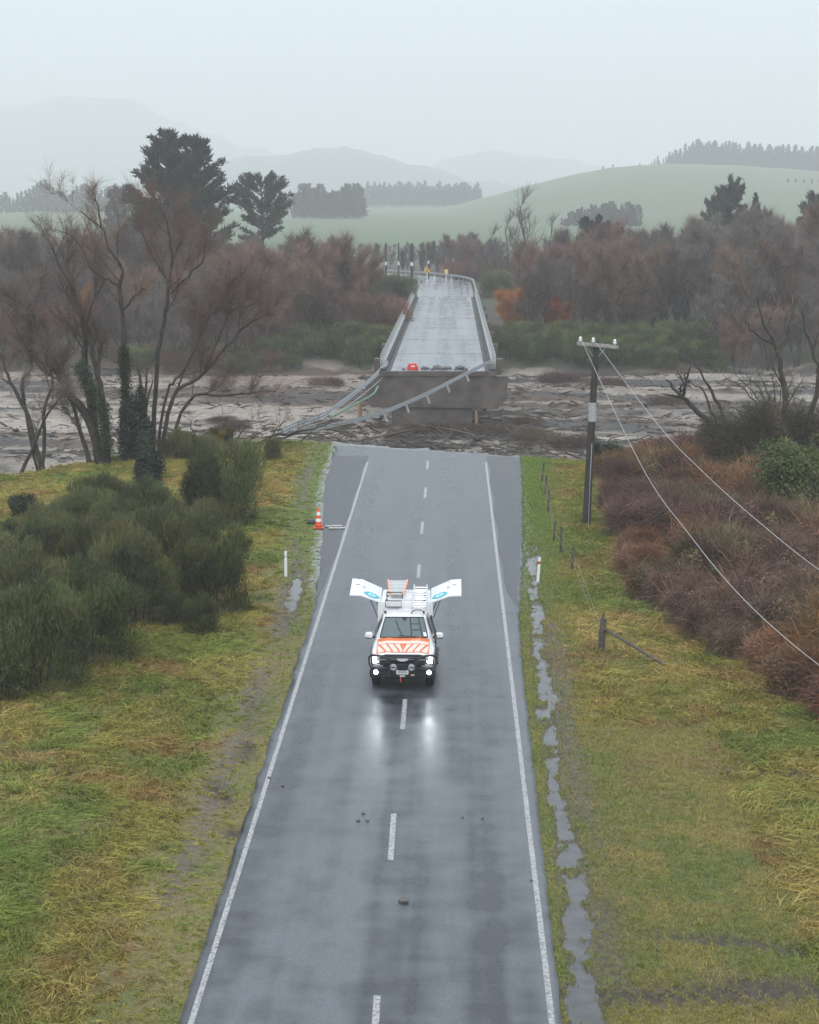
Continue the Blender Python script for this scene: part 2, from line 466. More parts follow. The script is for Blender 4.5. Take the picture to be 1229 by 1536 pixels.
hill('hill', 'round green pasture hill behind the wood', [(380, 352), (480, 345), (560, 333), (640, 318), (720, 298), (800, 276), (860, 262), (920, 251), (1000, 247), (1100, 249), (1229, 257), (1400, 262), (1700, 290)], 800, 1750, -1, (.11, .14, .065), (.13, .15, .08), crest_n=.0006)
hill('hill', 'low grassy rise behind the bare willows', [(-330, 356), (-150, 345), (0, 344), (60, 350), (130, 366), (190, 392), (260, 420)], 300, 390, -1.5, (.10, .125, .05), (.13, .12, .06), 90, 20)
hill('hill', 'dim wooded hill half lost in mist', [(120, 300), (260, 262), (330, 240), (390, 233), (440, 232), (470, 223), (520, 222), (560, 231), (620, 249), (680, 262), (740, 276), (860, 292)], 3200, 4200, -1, (.06, .075, .055), (.045, .06, .045), 200, 30, .09, .008, crest_n=.0034)
hill('hill', 'tall misty mountain at the back of the valley', [(-700, 300), (-350, 200), (-80, 168), (0, 162), (60, 150), (130, 141), (190, 148), (260, 178), (330, 205), (420, 236), (520, 262), (640, 290)], 5000, 6400, -1, (.06, .075, .055), (.05, .065, .05), 200, 30, .08, .004, crest_n=.004)
hill('hill', 'faint far ridge above the bridge end', [(480, 290), (600, 262), (680, 236), (740, 226), (800, 228), (880, 243), (960, 262), (1100, 275), (1400, 290)], 5200, 6200, -1, (.06, .075, .055), (.05, .065, .05), 160, 24, .06, .004, crest_n=.004)

# ------------------------------------------------------------------ road
_el = gp(503, 668); _er = gp(766, 684)
def road_end(x):
    t = np.clip((np.asarray(x, float) - _el[0]) / (_er[0] - _el[0]), 0, 1)
    return _el[1] + (_er[1] - _el[1]) * t + (fbm(np.asarray(x) * 1.1, np.asarray(x) * 0 + 5, 80, 4) - .5) * 1.1
nyr, nxr = 420, 44
TY = np.linspace(0, 1, nyr)[:, None]; TX = np.linspace(-1, 1, nxr)[None, :]
Yr0 = 12 + TY * (108 - 12) + TX * 0
jl = (fbm(Yr0 * .9, Yr0 * 0, 83, 4) - .5) * .22 * sstep(26, 60, Yr0) + (fbm(Yr0 * .9, Yr0 * 0, 84, 4) - .5) * .07; jr = (fbm(Yr0 * .9, Yr0 * 0 + 9, 86, 4) - .5) * .22 * sstep(40, 80, Yr0) + (fbm(Yr0 * .9, Yr0 * 0, 88, 4) - .5) * .07
Xr = np.where(TX < 0, TX * (seal_l(Yr0) + jl), TX * (seal_r(Yr0) + jr))
Yr = 12 + TY * (road_end(Xr) - 12)
Zr = .02 - .0016 * Xr ** 2 * .6 + (fbm(Xr * .5, Yr * .12, 90, 3) - .5) * .012
top = np.stack([Xr, Yr, Zr], -1).reshape(-1, 3)
bot = top.copy(); bot[:, 2] -= .28
q = grid_quads(nyr, nxr); n0 = len(top)
ring = list(range(nxr)) + [i * nxr + nxr - 1 for i in range(1, nyr)] + [(nyr - 1) * nxr + k for k in range(nxr - 2, -1, -1)] + [i * nxr for i in range(nyr - 2, 0, -1)]
ring = np.array(ring); nxt = np.roll(ring, -1)
side = np.stack([ring, ring + n0, nxt + n0, nxt], 1)
rme = np_mesh('road', np.concatenate([top, bot]), np.concatenate([q, side]), None, None, False)
def asphalt_mat(name, c1, c2, rlo, rhi, sc=1.0, film=(.5, 1.15)):
    m = bpy.data.materials.new(name); m.use_nodes = True
    nt = m.node_tree; b = nt.nodes['Principled BSDF']; L = nt.links.new
    tc = nt.nodes.new('ShaderNodeTexCoord')
    mp = nt.nodes.new('ShaderNodeMapping'); mp.inputs['Scale'].default_value = (1.1 * sc, .10 * sc, 1); L(tc.outputs['Object'], mp.inputs[0])
    n = nt.nodes.new('ShaderNodeTexNoise'); n.inputs['Scale'].default_value = 1; n.inputs['Detail'].default_value = 6; L(mp.outputs[0], n.inputs['Vector'])
    n2 = nt.nodes.new('ShaderNodeTexNoise'); n2.inputs['Scale'].default_value = 34; n2.inputs['Detail'].default_value = 2; L(tc.outputs['Object'], n2.inputs['Vector'])
    n3 = nt.nodes.new('ShaderNodeTexNoise'); n3.inputs['Scale'].default_value = .9 * sc; n3.inputs['Detail'].default_value = 3; n3.inputs['Roughness'].default_value = .45; L(tc.outputs['Object'], n3.inputs['Vector'])
    mp4 = nt.nodes.new('ShaderNodeMapping'); mp4.inputs['Scale'].default_value = (1.0, .012, 1); L(tc.outputs['Object'], mp4.inputs[0])
    n4 = nt.nodes.new('ShaderNodeTexNoise'); n4.inputs['Scale'].default_value = 1; n4.inputs['Detail'].default_value = 2; L(mp4.outputs[0], n4.inputs['Vector'])
    mp5 = nt.nodes.new('ShaderNodeMapping'); mp5.inputs['Scale'].default_value = (.5, 2.2, 1); L(tc.outputs['Object'], mp5.inputs[0])
    n5 = nt.nodes.new('ShaderNodeTexNoise'); n5.inputs['Scale'].default_value = 1; n5.inputs['Detail'].default_value = 5; L(mp5.outputs[0], n5.inputs['Vector'])
    prev = n3.outputs['Fac']
    for nd, wt in ((n, 1.0), (n4, 1.75), (n5, .35)):
        ma = nt.nodes.new('ShaderNodeMath'); ma.operation = 'MULTIPLY_ADD'; ma.inputs[1].default_value = wt; L(nd.outputs['Fac'], ma.inputs[0]); L(prev, ma.inputs[2]); prev = ma.outputs[0]
    hv = nt.nodes.new('ShaderNodeMath'); hv.operation = 'MULTIPLY'; hv.inputs[1].default_value = 1 / 4.1; L(prev, hv.inputs[0])
    r = nt.nodes.new('ShaderNodeValToRGB'); r.color_ramp.elements[0].position = .44; r.color_ramp.elements[1].position = .56
    r.color_ramp.elements[0].color = (*c1, 1); r.color_ramp.elements[1].color = (*c2, 1); L(hv.outputs[0], r.inputs[0])
    sp = nt.nodes.new('ShaderNodeMapRange'); sp.inputs['From Min'].default_value = .3; sp.inputs['From Max'].default_value = .7; sp.inputs['To Min'].default_value = .5; sp.inputs['To Max'].default_value = 1.5; L(n2.outputs['Fac'], sp.inputs['Value'])
    mx = nt.nodes.new('ShaderNodeMix'); mx.data_type = 'RGBA'; mx.blend_type = 'MULTIPLY'; mx.inputs[0].default_value = 1; L(r.outputs[0], mx.inputs[6]); L(sp.outputs[0], mx.inputs[7]); L(mx.outputs[2], b.inputs['Base Color'])
    rr = nt.nodes.new('ShaderNodeMapRange'); rr.inputs['From Min'].default_value = .42; rr.inputs['From Max'].default_value = .58; rr.inputs['To Min'].default_value = rlo; rr.inputs['To Max'].default_value = rhi; L(hv.outputs[0], rr.inputs['Value']); L(rr.outputs[0], b.inputs['Roughness'])
    bp = nt.nodes.new('ShaderNodeBump'); bp.inputs['Strength'].default_value = .22; bp.inputs['Distance'].default_value = .01; L(n2.outputs['Fac'], bp.inputs['Height']); L(bp.outputs[0], b.inputs['Normal'])
    sp2 = nt.nodes.new('ShaderNodeMapRange'); sp2.inputs['From Min'].default_value = .43; sp2.inputs['From Max'].default_value = .57; sp2.inputs['To Min'].default_value = film[0]; sp2.inputs['To Max'].default_value = film[1]; L(hv.outputs[0], sp2.inputs['Value']); L(sp2.outputs[0], b.inputs['Specular IOR Level'])
    return m
ASPHALT = asphalt_mat('wet_asphalt', (.020, .023, .030), (.080, .087, .099), .26, .42)
road = tag(link('road', rme, ASPHALT), 'wet sealed road that breaks off at the river', kind='structure')

OLD_SEAL = asphalt_mat('old_rough_seal', (.020, .022, .026), (.062, .066, .074), .32, .5, 2.2, (.4, .75))
for sd in (-1, 1):
    s_ = MB(); v = []
    for k in range(60):
        y = 66 + 40.5 * k / 59
        lim = float(seal_l(y) if sd < 0 else seal_r(y)) - .10
        xi = 3.40 + .05 * math.sin(y * .7) + .55 * max(0, (74 - y) / 8) ** 2; xo = max(xi + .01, lim + random.uniform(-.05, .05))
        for x in (xi, xo): v.append((sd * x, min(y, float(road_end(sd * x)) - .3), .02 - .00096 * x * x + .010))
    s_.add(v, [(2 * k, 2 * k + 1, 2 * k + 3, 2 * k + 2) for k in range(59)])
    s_.build('shoulder_seal', OLD_SEAL, road)
for k in range(9):
    x = -4.6 + k * 1.12 + random.uniform(-.3, .3); y = float(road_end(x)) + random.uniform(2.2, 5.0); w, d = random.uniform(.5, 1.1), random.uniform(.4, .9)
    n_ = 7; ol = [(w * math.cos(q * 6.283 / n_) * random.uniform(.7, 1.1), d * math.sin(q * 6.283 / n_) * random.uniform(.7, 1.1)) for q in range(n_)]
    o = MB().prism(ol, 'z', -.06, .06).build('asphalt_slab', OLD_SEAL); o.location = (x, y, gz1(x, y) + .12); o.rotation_euler = (random.uniform(-.45, -.1), random.uniform(-.2, .2), random.uniform(0, 3))
    tag(o, 'broken slab of asphalt fallen on the bank below the road end', 'asphalt slab', 'slabs below the road end')
def paint_mat(name, col, worn):
    m = bpy.data.materials.new(name); m.use_nodes = True
    nt = m.node_tree; b = nt.nodes['Principled BSDF']; L = nt.links.new
    tc = nt.nodes.new('ShaderNodeTexCoord')
    n = nt.nodes.new('ShaderNodeTexNoise'); n.inputs['Scale'].default_value = 14; n.inputs['Detail'].default_value = 8; n.inputs['Roughness'].default_value = .75; L(tc.outputs['Object'], n.inputs['Vector'])
    r = nt.nodes.new('ShaderNodeValToRGB'); r.color_ramp.elements[0].position = worn; r.color_ramp.elements[1].position = worn + .16
    r.color_ramp.elements[0].color = (.07, .073, .08, 1); r.color_ramp.elements[1].color = (*col, 1)
    L(n.outputs['Fac'], r.inputs[0]); L(r.outputs[0], b.inputs['Base Color']); b.inputs['Roughness'].default_value = .35
    return m
LINE = paint_mat('road_paint', (.40, .40, .395), .38)
LINE_OLD = paint_mat('worn_road_paint', (.38, .38, .38), .40)
def rz_at(x, y): return float(.02 - .0016 * x * x * .6 + (fbm(np.array([x * .5]), np.array([y * .12]), 90, 3)[0] - .5) * .012) + .005
def strip(name, x0, y0, x1, y1, w, m, parent, n=8):
    s = MB(); v = []
    for i in range(n + 1):
        t = i / n; x = x0 + (x1 - x0) * t; y = y0 + (y1 - y0) * t
        z = rz_at(x, y)
        v += [(x - w / 2, y, z), (x + w / 2, y, z)]
    s.add(v, [(2 * i, 2 * i + 1, 2 * i + 3, 2 * i + 2) for i in range(n)])
    return s.build(name, m, parent)
strip('edge_line', -3.27, 14, -3.30, 104, .115, LINE, road, 180)
strip('edge_line', 3.27, 14, 3.27, 104, .115, LINE, road, 180)
for (xa, ya, xb, yb) in ((562, 1560, 566, 1495), (586, 1292, 591, 1222), (604, 1095, 608, 1050), (622, 930, 623.5, 905), (627.5, 868, 629, 848), (632.5, 801.6, 634.5, 783), (637.5, 748, 639, 732), (641, 704, 642, 691.8)):
    a = gp(xa, ya); b = gp(xb, yb)
    strip('centre_dash', a[0], a[1], b[0], b[1], .13, LINE, road, 6)

# ------------------------------------------------------------------ the broken bridge
BY0, BY1 = 157.5, 291.0
BEND_Y = 333.0
BXC, BHW = .15, 4.55          # middle line, half width between the rails
DECK = asphalt_mat('wet_bridge_deck', (.07, .075, .084), (.22, .226, .236), .24, .36, .45, (.5, 1.1))
DECK_EDGE = mat('mossy_deck_edge', (.045, .043, .04), .6, noise=.4, scale=1.2)
bridge = empty('bridge', (BXC, BY0, 0), label='long concrete road bridge whose near spans have washed away', cat='bridge')
nspan = 7; L_sp = (BY1 - BY0) / nspan
def deck_z(y): return -1.2 * min(1.0, y / 133.5) - .12 * max(0.0, (y - 133.5) / 45)
for i in range(nspan):
    y0, y1 = i * L_sp + (0.0 if i == 0 else .05), (i + 1) * L_sp - .05
    z0, z1 = deck_z(y0), deck_z(y1)
    s = MB()
    hw = BHW + .35
    n = 14
    if i == 0:      # the broken end is ragged
        xs_ = np.linspace(-hw, hw, n); ya = [y0 + random.uniform(-.12, .18) for _ in xs_]
    else:
        xs_ = np.linspace(-hw, hw, n); ya = [y0] * n
    v = [(x, a, z0) for x, a in zip(xs_, ya)] + [(x, y1, z1) for x in xs_] + [(x, a, z0 - .38) for x, a in zip(xs_, ya)] + [(x, y1, z1 - .38) for x in xs_]
    f = []
    for k in range(n - 1):
        f += [(k, k + 1, n + k + 1, n + k), (2 * n + k, 3 * n + k, 3 * n + k + 1, 2 * n + k + 1), (k, 2 * n + k, 2 * n + k + 1, k + 1), (n + k, n + k + 1, 3 * n + k + 1, 3 * n + k)]
    f += [(0, n, 3 * n, 2 * n), (n - 1, 3 * n - 1, 4 * n - 1, 2 * n - 1)]
    s.add(v, f)
    sp = s.build('deck_span', CONCRETE, bridge)
    t = MB(); t.add([(-BHW + .62, y0 + .25, z0 + .006), (BHW - .62, y0 + .25, z0 + .006), (BHW - .62, y1, z1 + .006), (-BHW + .62, y1, z1 + .006)], [(0, 1, 2, 3)])
    t.build('wearing_course', DECK, sp)
    for yd in np.arange(y0 + 3, y1 - 2.5, 6.0):
        k = MB(); zz_ = [z0 + (z1 - z0) * (q_ - y0) / (y1 - y0) + .011 for q_ in (yd, yd + 2)]; k.add([(-.07, yd, zz_[0]), (.07, yd, zz_[0]), (.07, yd + 2, zz_[1]), (-.07, yd + 2, zz_[1])], [(0, 1, 2, 3)]); k.build('centre_dash', LINE_OLD, sp)
    for sd in (-1, 1):
        k = MB(); k.add([(sd * (BHW - .60), y0 + .2, z0 + .004), (sd * (BHW - .25), y0 + .2, z0 + .004), (sd * (BHW - .25), y1, z1 + .004), (sd * (BHW - .60), y1, z1 + .004)], [(0, 1, 2, 3)])
        k.build('gutter', DECK_EDGE, sp)
        k = MB(); k.add([(sd * (BHW - .24), y0 + .2, z0), (sd * (BHW + .3), y0 + .2, z0), (sd * (BHW + .3), y0 + .2, z0 + .2), (sd * (BHW - .24), y0 + .2, z0 + .2), (sd * (BHW - .24), y1, z1), (sd * (BHW + .3), y1, z1), (sd * (BHW + .3), y1, z1 + .2), (sd * (BHW - .24), y1, z1 + .2)], [(0, 1, 2, 3), (4, 7, 6, 5), (0, 4, 5, 1), (1, 5, 6, 2), (2, 6, 7, 3), (3, 7, 4, 0)])
        k.build('kerb', DECK_EDGE, sp)
    for gx in (-3.4, -1.15, 1.15, 3.4):
        ga, gb = y0 + .9, y1 - .1; za, zb_ = deck_z(ga) - .39, deck_z(gb) - .39
        g = MB(); g.add([(gx - .25, ga, za), (gx + .25, ga, za), (gx + .25, ga, za - 1.15), (gx - .25, ga, za - 1.15), (gx - .25, gb, zb_), (gx + .25, gb, zb_), (gx + .25, gb, zb_ - 1.15), (gx - .25, gb, zb_ - 1.15)], [(0, 1, 2, 3), (4, 7, 6, 5), (0, 4, 5, 1), (1, 5, 6, 2), (2, 6, 7, 3), (3, 7, 4, 0)])
        g.build('girder', CONCRETE, bridge)
# piers: a wide cap beam on a narrower wall; the first one carries the broken end
for i in range(nspan):
    y = i * L_sp + (.75 if i == 0 else 0)
    p = MB(); p.prism([(-6.1, -.39), (5.9, -.39), (5.75, -2.2), (5.0, -3.15), (-5.6, -3.0), (-6.0, -2.4)], 'y', y - .62, y + .62)
    po = p.build('pier', CONCRETE, bridge, bevel=.04); po.location.z = deck_z(y) - (.02 if i else 0)
    w = MB(); w.prism([(-3.9, -3.0), (2.9, -3.0), (2.8, -8), (-3.7, -8)], 'y', y - .45, y + .45)
    w.build('pier_wall', CONCRETE, po, bevel=.05)
REBAR = mat('rusty_bar', (.12, .055, .03), .7)
for k in range(13):
    x = -4.3 + k * .7 + random.uniform(-.2, .2); l = random.uniform(.3, .9)
    MB().tube([(x, .15, -.2), (x + random.uniform(-.1, .1), -l * .5, -.22 - l * .1), (x + random.uniform(-.3, .3), -l, -.25 - l * random.uniform(.2, .7))], .018, 5).build('bent_bar', REBAR, bridge)
# guard rails
def w_beam(pts, hgt=.31):
    "a folded steel rail swept along pts"
    s = MB(); pts = [Vector(p) for p in pts]; n = len(pts); prof = [(0, -.155), (.04, -.12), (.04, -.06), (0, -.015), (0, .015), (.04, .06), (.04, .12), (0, .155)]
    v = []
    for i, p in enumerate(pts):
        t = (pts[min(i + 1, n - 1)] - pts[max(i - 1, 0)]).normalized(); a = t.cross(Vector((0, 0, 1))).normalized(); b = a.cross(t)
        for u, w in prof: v.append(p + a * u * 1.6 + b * w * hgt / .31)
        for u, w in reversed(prof): v.append(p + a * (u * 1.6 - .025) + b * w * hgt / .31)
    m = 2 * len(prof); f = []
    for i in range(n - 1):
        for k in range(m): f.append((i * m + k, i * m + (k + 1) % m, (i + 1) * m + (k + 1) % m, (i + 1) * m + k))
    f.append(tuple(range(m))); f.append(tuple((n - 1) * m + k for k in reversed(range(m))))
    return s.add(v, f)
WPOST = mat('pale_rail_post', (.5, .5, .48), .6, noise=.35, scale=5)
post_me = MB().box((0, 0, .38), (.14, .11, .8)).mesh('rail_post', bevel=.01)
thin_me = MB().box((0, 0, .5), (.07, .07, 1.0)).mesh('rail_post')
for sd in (-1, 1):
    start = 3.0 if sd < 0 else 5.0
    pts = [(sd * BHW, y, deck_z(y) + .62) for y in np.linspace(start, BY1 - BY0, 60)]
    w_beam(pts, .34).build('guard_rail', STEEL, bridge)
    yy = start
    while yy < BY1 - BY0:
        o = link('rail_post', post_me, WPOST, bridge); o.location = (sd * (BHW + .12), yy, deck_z(yy) + .1 + random.uniform(-.02, .02)); yy += 2.3
    # the old hand rail outside it
    s = MB()
    for hz in (.55, .98): s.tube([(sd * (BHW + .32), y, deck_z(y) + hz + .16) for y in np.linspace(2, BY1 - BY0, 30)], .03, 6)
    s.build('hand_rail', STEEL, bridge)
    yy = 2.0
    while yy < BY1 - BY0:
        o = link('rail_post', thin_me, WPOST, bridge); o.location = (sd * (BHW + .27), yy, deck_z(yy) + .15); yy += 2.9

# torn rails that hang from the broken end down to the near bank
def smooth_pts(pts, k=6):
    pts = [Vector(p) for p in pts]; out = []
    for i in range(len(pts) - 1):
        p0, p1, p2, p3 = pts[max(i - 1, 0)], pts[i], pts[i + 1], pts[min(i + 2, len(pts) - 1)]
        for j in range(k):
            t = j / k
            out.append(.5 * ((2 * p1) + (p2 - p0) * t + (2 * p0 - 5 * p1 + 4 * p2 - p3) * t * t + (3 * p1 - p0 - 3 * p2 + p3) * t ** 3))
    out.append(pts[-1]); return out
trail = empty('torn_guard_rail', at(440, 650, 114.5), label='long torn guard rail with white posts hanging from the right side of the bridge', cat='guard rail')
o0 = trail.location
tp = smooth_pts([at(*p) for p in ((738, 541, 160), (696, 562, 153), (639, 591, 143), (578, 617, 133), (537, 629, 126.5), (485, 640, 119.5), (440, 650, 114.5))])
w_beam([p - o0 for p in tp], .30).build('rail', STEEL, trail)
for (a, b, Y) in ((700, 560, 153.7), (671, 576, 148.5), (641, 592, 143.4), (610, 606, 138.2), (577, 619, 133)):
    p = Vector(at(a, b, Y)) - o0
    MB().box(p + Vector((.06, .12, -.32)), (.17, .14, .75), ry=R(-20), rx=R(10)).build('rail_post', WPOST, trail, bevel=.01)
trail = empty('torn_guard_rail', at(425, 646, 114), label='bent torn guard rail hanging from the left corner of the bridge to the bank', cat='guard rail')
o0 = trail.location
tp = smooth_pts([at(*p) for p in ((582, 543, 160.5), (560, 566, 155), (528, 592, 146), (498, 614, 136), (482, 624, 130), (452, 634, 121), (425, 646, 114))])
w_beam([p - o0 for p in tp], .36).build('rail', STEEL, trail)
tq = [p + Vector((.25, .0, -.55 + .3 * i / len(tp))) - o0 for i, p in enumerate(tp)]
MB().tube(tq, .035, 6).build('hand_rail', STEEL, trail)
gpipe = MB().tube(smooth_pts([at(*p) for p in ((567, 580, 148), (560, 591, 146), (540, 603, 142), (515, 616, 137), (495, 626, 133))]), .075, 8)
tag(gpipe.build('cable_duct', mat('green_duct', (.10, .22, .13), .5), smooth=True), 'thin green cable duct dangling below the bridge end', 'cable duct')
# rubble and a red barrier on the broken end
RUB = mat('rubble', (.16, .15, .145), .7, noise=.5, scale=3)
def rock_mesh(seed, n=2):
    bm = bmesh.new(); bmesh.ops.create_icosphere(bm, subdivisions=n, radius=1)
    r = random.Random(seed)
    for v in bm.verts: v.co *= r.uniform(.72, 1.18); v.co.z *= .6
    me = bpy.data.meshes.new('rock'); bm.to_mesh(me); bm.free(); return me
rocks = [rock_mesh(k, 1) for k in range(5)]
for k, (a, b, sz) in enumerate(((636, 549, .34), (641, 547.5, .22), (651, 549, .26), (656, 547, .38), (662, 549, .25), (668, 548, .3), (675, 547, .22), (690, 549, .45), (694, 547, .3), (699, 550, .22), (606, 550, .18), (648, 551, .18), (683, 551, .2))):
    p = at(a, b + 2, BY0 + 1.5 + (550 - b) * .3)
    o = link('rubble_block', rocks[k % 5], RUB); o.location = (p[0], p[1], deck_z(p[1] - BY0) + sz * .3); o.scale = (sz, sz, sz * 1.1); o.rotation_euler = (0, 0, k)
    tag(o, 'grey lump of rubble on the broken edge of the bridge deck', 'rubble', 'rubble along the bridge edge')
p = at(619, 552, BY0 + 1.4)
bar = empty('road_barrier', (p[0], p[1], deck_z(1.4)), .2, 'small red barrier lying on the broken edge of the bridge deck', 'barrier')
RED = mat('red_plastic', (.7, .03, .02), .4)
MB().prism([(-.5, 0), (.5, 0), (.42, .3), (.3, .55), (-.3, .55), (-.42, .3)], 'y', -.16, .16).build('shell', RED, bar, bevel=.03)
MB().box((0, -.17, .33), (.34, .03, .14)).build('reflector', mat('pale_reflector', (.75, .6, .55), .4), bar)
MB().box((-.3, .05, .03), (.3, .5, .06)).build('foot', BLACK, bar)
MB().box((.3, .05, .03), (.3, .5, .06)).build('foot', BLACK, bar)

# the road beyond bends away to the left
bend = [(BXC, y, 0.0) for y in np.linspace(BY1 + .1, BEND_Y - 2, 10)]
for k in range(26):
    ang = k / 25 * 1.1; rad_ = 70
    bend.append((BXC - rad_ + rad_ * math.cos(ang), BEND_Y + rad_ * math.sin(ang), ang))
s = MB(); v = []
for (x, y, a) in bend:
    zc = deck_z(y - BY0)
    v += [(x - 4.4 * math.cos(a), y - 4.4 * math.sin(a), zc), (x + 4.4 * math.cos(a), y + 4.4 * math.sin(a), zc), (x - 8.4 * math.cos(a), y - 8.4 * math.sin(a), zc - 5), (x + 8.4 * math.cos(a), y + 8.4 * math.sin(a), zc - 5)]
s.add(v, [(4 * i, 4 * i + 1, 4 * i + 5, 4 * i + 4) for i in range(35)] + [(4 * i + 2, 4 * i, 4 * i + 4, 4 * i + 6) for i in range(35)] + [(4 * i + 1, 4 * i + 3, 4 * i + 7, 4 * i + 5) for i in range(35)])
tag(s.build('approach_road', DECK), 'wet road bending away beyond the far end of the bridge', kind='structure')
gr = empty('guard_rail', (bend[0][0] + 4.6, BY1, 0), label='guard rail wrapping round the bend at the far end of the bridge', cat='guard rail')
bp_ = [Vector((x + 4.75 * math.cos(a), y + 4.75 * math.sin(a), deck_z(y - BY0) + .62)) - gr.location for x, y, a in bend[:32]]
w_beam(bp_, .34).build('rail', STEEL, gr)
for k in range(0, 32, 1):
    o = link('rail_post', post_me, WPOST, gr); o.location = bp_[k] + Vector((.12, 0, -.6))
# signs
YEL = mat('sign_yellow', (.75, .42, .02), .4)
def sign_post(a, b, Y, kind, label):
    p = at(a, b, Y)
    e = empty('road_sign', (p[0], p[1], deck_z(170) - .1), 0, label, 'sign')
    if kind == 'diamond':
        MB().box((0, 0, 1.1), (.16, .12, 2.4)).build('post', WHITE, e, bevel=.01)
        MB().prism([(0, 1.55), (.62, 2.17), (0, 2.79), (-.62, 2.17)], 'y', -.12, -.09).build('panel', YEL, e)
        s = MB(); s.box((-.05, -.14, 2.1), (.12, .02, .55), ry=R(40)); s.prism([(.02, 2.45), (.36, 2.5), (.24, 2.17)], 'y', -.15, -.13)
        s.build('curve_arrow', BLACK, e)
    else:
        MB().box((0, 0, .7), (.16, .12, 1.6)).build('post', WHITE, e, bevel=.01)
        MB().box((0, -.09, 1.75), (.75, .03, .75)).build('panel', YEL, e)
        s = MB()
        s.prism([(.25, 2.05), (.05, 2.05), (-.25, 1.75), (.05, 1.45), (.25, 1.45), (-.02, 1.75)], 'y', -.12, -.11)
        s.build('chevron', WHITE, e)
sign_post(641, 424, 341, 'diamond', 'yellow diamond curve sign with black arrow at the far end of the bridge')
sign_post(669.5, 421, 346, 'chevron', 'square yellow chevron board on white post beyond the bridge')
MARK_W = mat('marker_white', (.82, .82, .80), .4)
MARK_R = mat('marker_red', (.55, .04, .03), .4)
def marker_post(x, y, z, label, h=1.0, red=True, lean=0.0, group=None):
    e = empty('marker_post', (x, y, z), 0, label, 'marker post', group)
    e.rotation_euler = (0, lean, 0)
    s = MB(); s.prism([(-.055, -.1), (.055, -.1), (.055, h * .72), (.03, h * .76), (.03, h * .82), (.055, h * .87), (.055, h * .97), (.03, h), (-.03, h), (-.055, h * .97), (-.055, h * .87), (-.03, h * .82), (-.03, h * .76), (-.055, h * .72)], 'y', -.02, .02)
    s.build('post', MARK_W, e)
    if red:
        MB().box((0, -.024, h * .79), (.075, .012, .11)).build('reflector_band', MARK_R, e)
    return e
for a, b in ((652, 424), (677, 421)):
    p = at(a, b, 344)
    marker_post(p[0], 344, deck_z(170) - .1, 'white edge marker post beyond the far end of the bridge', 1.1, False, group='marker posts past the bridge')

# poles beyond the bridge
POLE_D = mat('tarred_pole', (.05, .045, .043), .8, noise=.4, scale=4)
BAND = mat('white_band', (.7, .7, .72), .5)
for (a, top_, band, Y, r, lab) in ((579, 364, 395, 318, .16, 'thin dark pole with a white band, outermost of the row left of the bridge'), (598, 364, 395, 326, .16, 'thin dark pole with a white band, middle of the row left of the bridge'), (618, 365, 396, 305, .23, 'thick dark pole with a white band beside the far bridge end'), (643, 367, 393, 352, .14, 'thin dark pole with a white band behind the yellow diamond sign')):
    p = at(a, top_, Y); g = gz1(p[0], Y); zb = at(a, band, Y)[2]
    e = empty('dark_pole', (p[0], Y, g), 0, lab, 'pole')
    MB().tube([(0, 0, -.3), (0, 0, (p[2] - g) / 2), (0, 0, p[2] - g)], [r, r * .95, r * .85], 10).build('shaft', POLE_D, e, smooth=True)
    MB().tube([(0, 0, zb - g - .3), (0, 0, zb - g + .3)], r * 1.12, 10).build('band', BAND, e, smooth=True)

# ------------------------------------------------------------------ power pole and wires
pb = gp(879, 789)
tpx = at(895, 512, pb[1] + .3)
pole = empty('power_pole', (pb[0], pb[1], gz1(pb[0], pb[1])), 0, 'leaning dark timber power pole with crossarm and insulators beside the brambles', 'power pole')
top = Vector((tpx[0], tpx[1], tpx[2])) - Vector(pole.location)
WOOD = mat('pole_timber', (.045, .038, .034), .8, noise=.45, scale=5, bump=.4, bscale=20)
MB().tube([(0, 0, -.4), tuple(top * .5), tuple(top)], [.19, .165, .13], 12).build('shaft', WOOD, pole, smooth=True)
q_ = top * .62
MB().tube([tuple(q_ - Vector((0, 0, .42))), tuple(q_ + Vector((0, 0, .42)))], [.185, .178], 12).build('tin_band', mat('pole_tin', (.5, .5, .5), .5, .3, noise=.3), pole, smooth=True)
MB().tube([(.10, -.2, -.2), (.14, -.21, 2.0), tuple(top * .45 + Vector((.05, -.17, 0)))], .018, 6).build('earth_wire', STEEL, pole)
arm_c = top - Vector((0, .14, .18))
MB().box(arm_c + Vector((.05, 0, .02)), (1.85, .12, .16), ry=R(5)).build('crossarm', mat('weathered_timber', (.36, .33, .30), .8, noise=.4, scale=6), pole, bevel=.01)
CER = mat('white_ceramic', (.75, .75, .74), .25)
ins_tops = []
for dx in (-.72, -.15, .8):
    c = arm_c + Vector((dx, 0, .08 - dx * .08))
    i_ = MB().lathe([(.02, 0), (.03, .05), (.075, .07), (.085, .12), (.05, .15), (.07, .18), (.06, .24), (.03, .27)], c, 12).build('insulator', CER, pole, smooth=True)
    ins_tops.append(Vector(pole.location) + c + Vector((0, 0, .2)))
for dx in (-.45, .45):
    MB().tube([arm_c + Vector((dx, .02, -.04)), Vector(pole.location) * 0 + top * .90], .018, 6).build('brace', STEEL, pole)
WIRE = mat('aluminium_wire', (.5, .5, .49), .45, .5)
DULL = mat('dull_wire', (.22, .22, .22), .7)
def wire(pts, r, label, name='power_wire'):
    s = MB().tube(smooth_pts(pts, 8), r, 5)
    return tag(s.build(name, WIRE if name == 'power_wire' else DULL, smooth=True), label, 'wire')
wire([ins_tops[0], at(960, 694, 63), at(1033, 800, 54), at(1120, 903, 48), at(1240, 1006, 44), at(1400, 1110, 41)], .009, 'slack power wire from the outer left insulator, lower one drooping over the brambles')
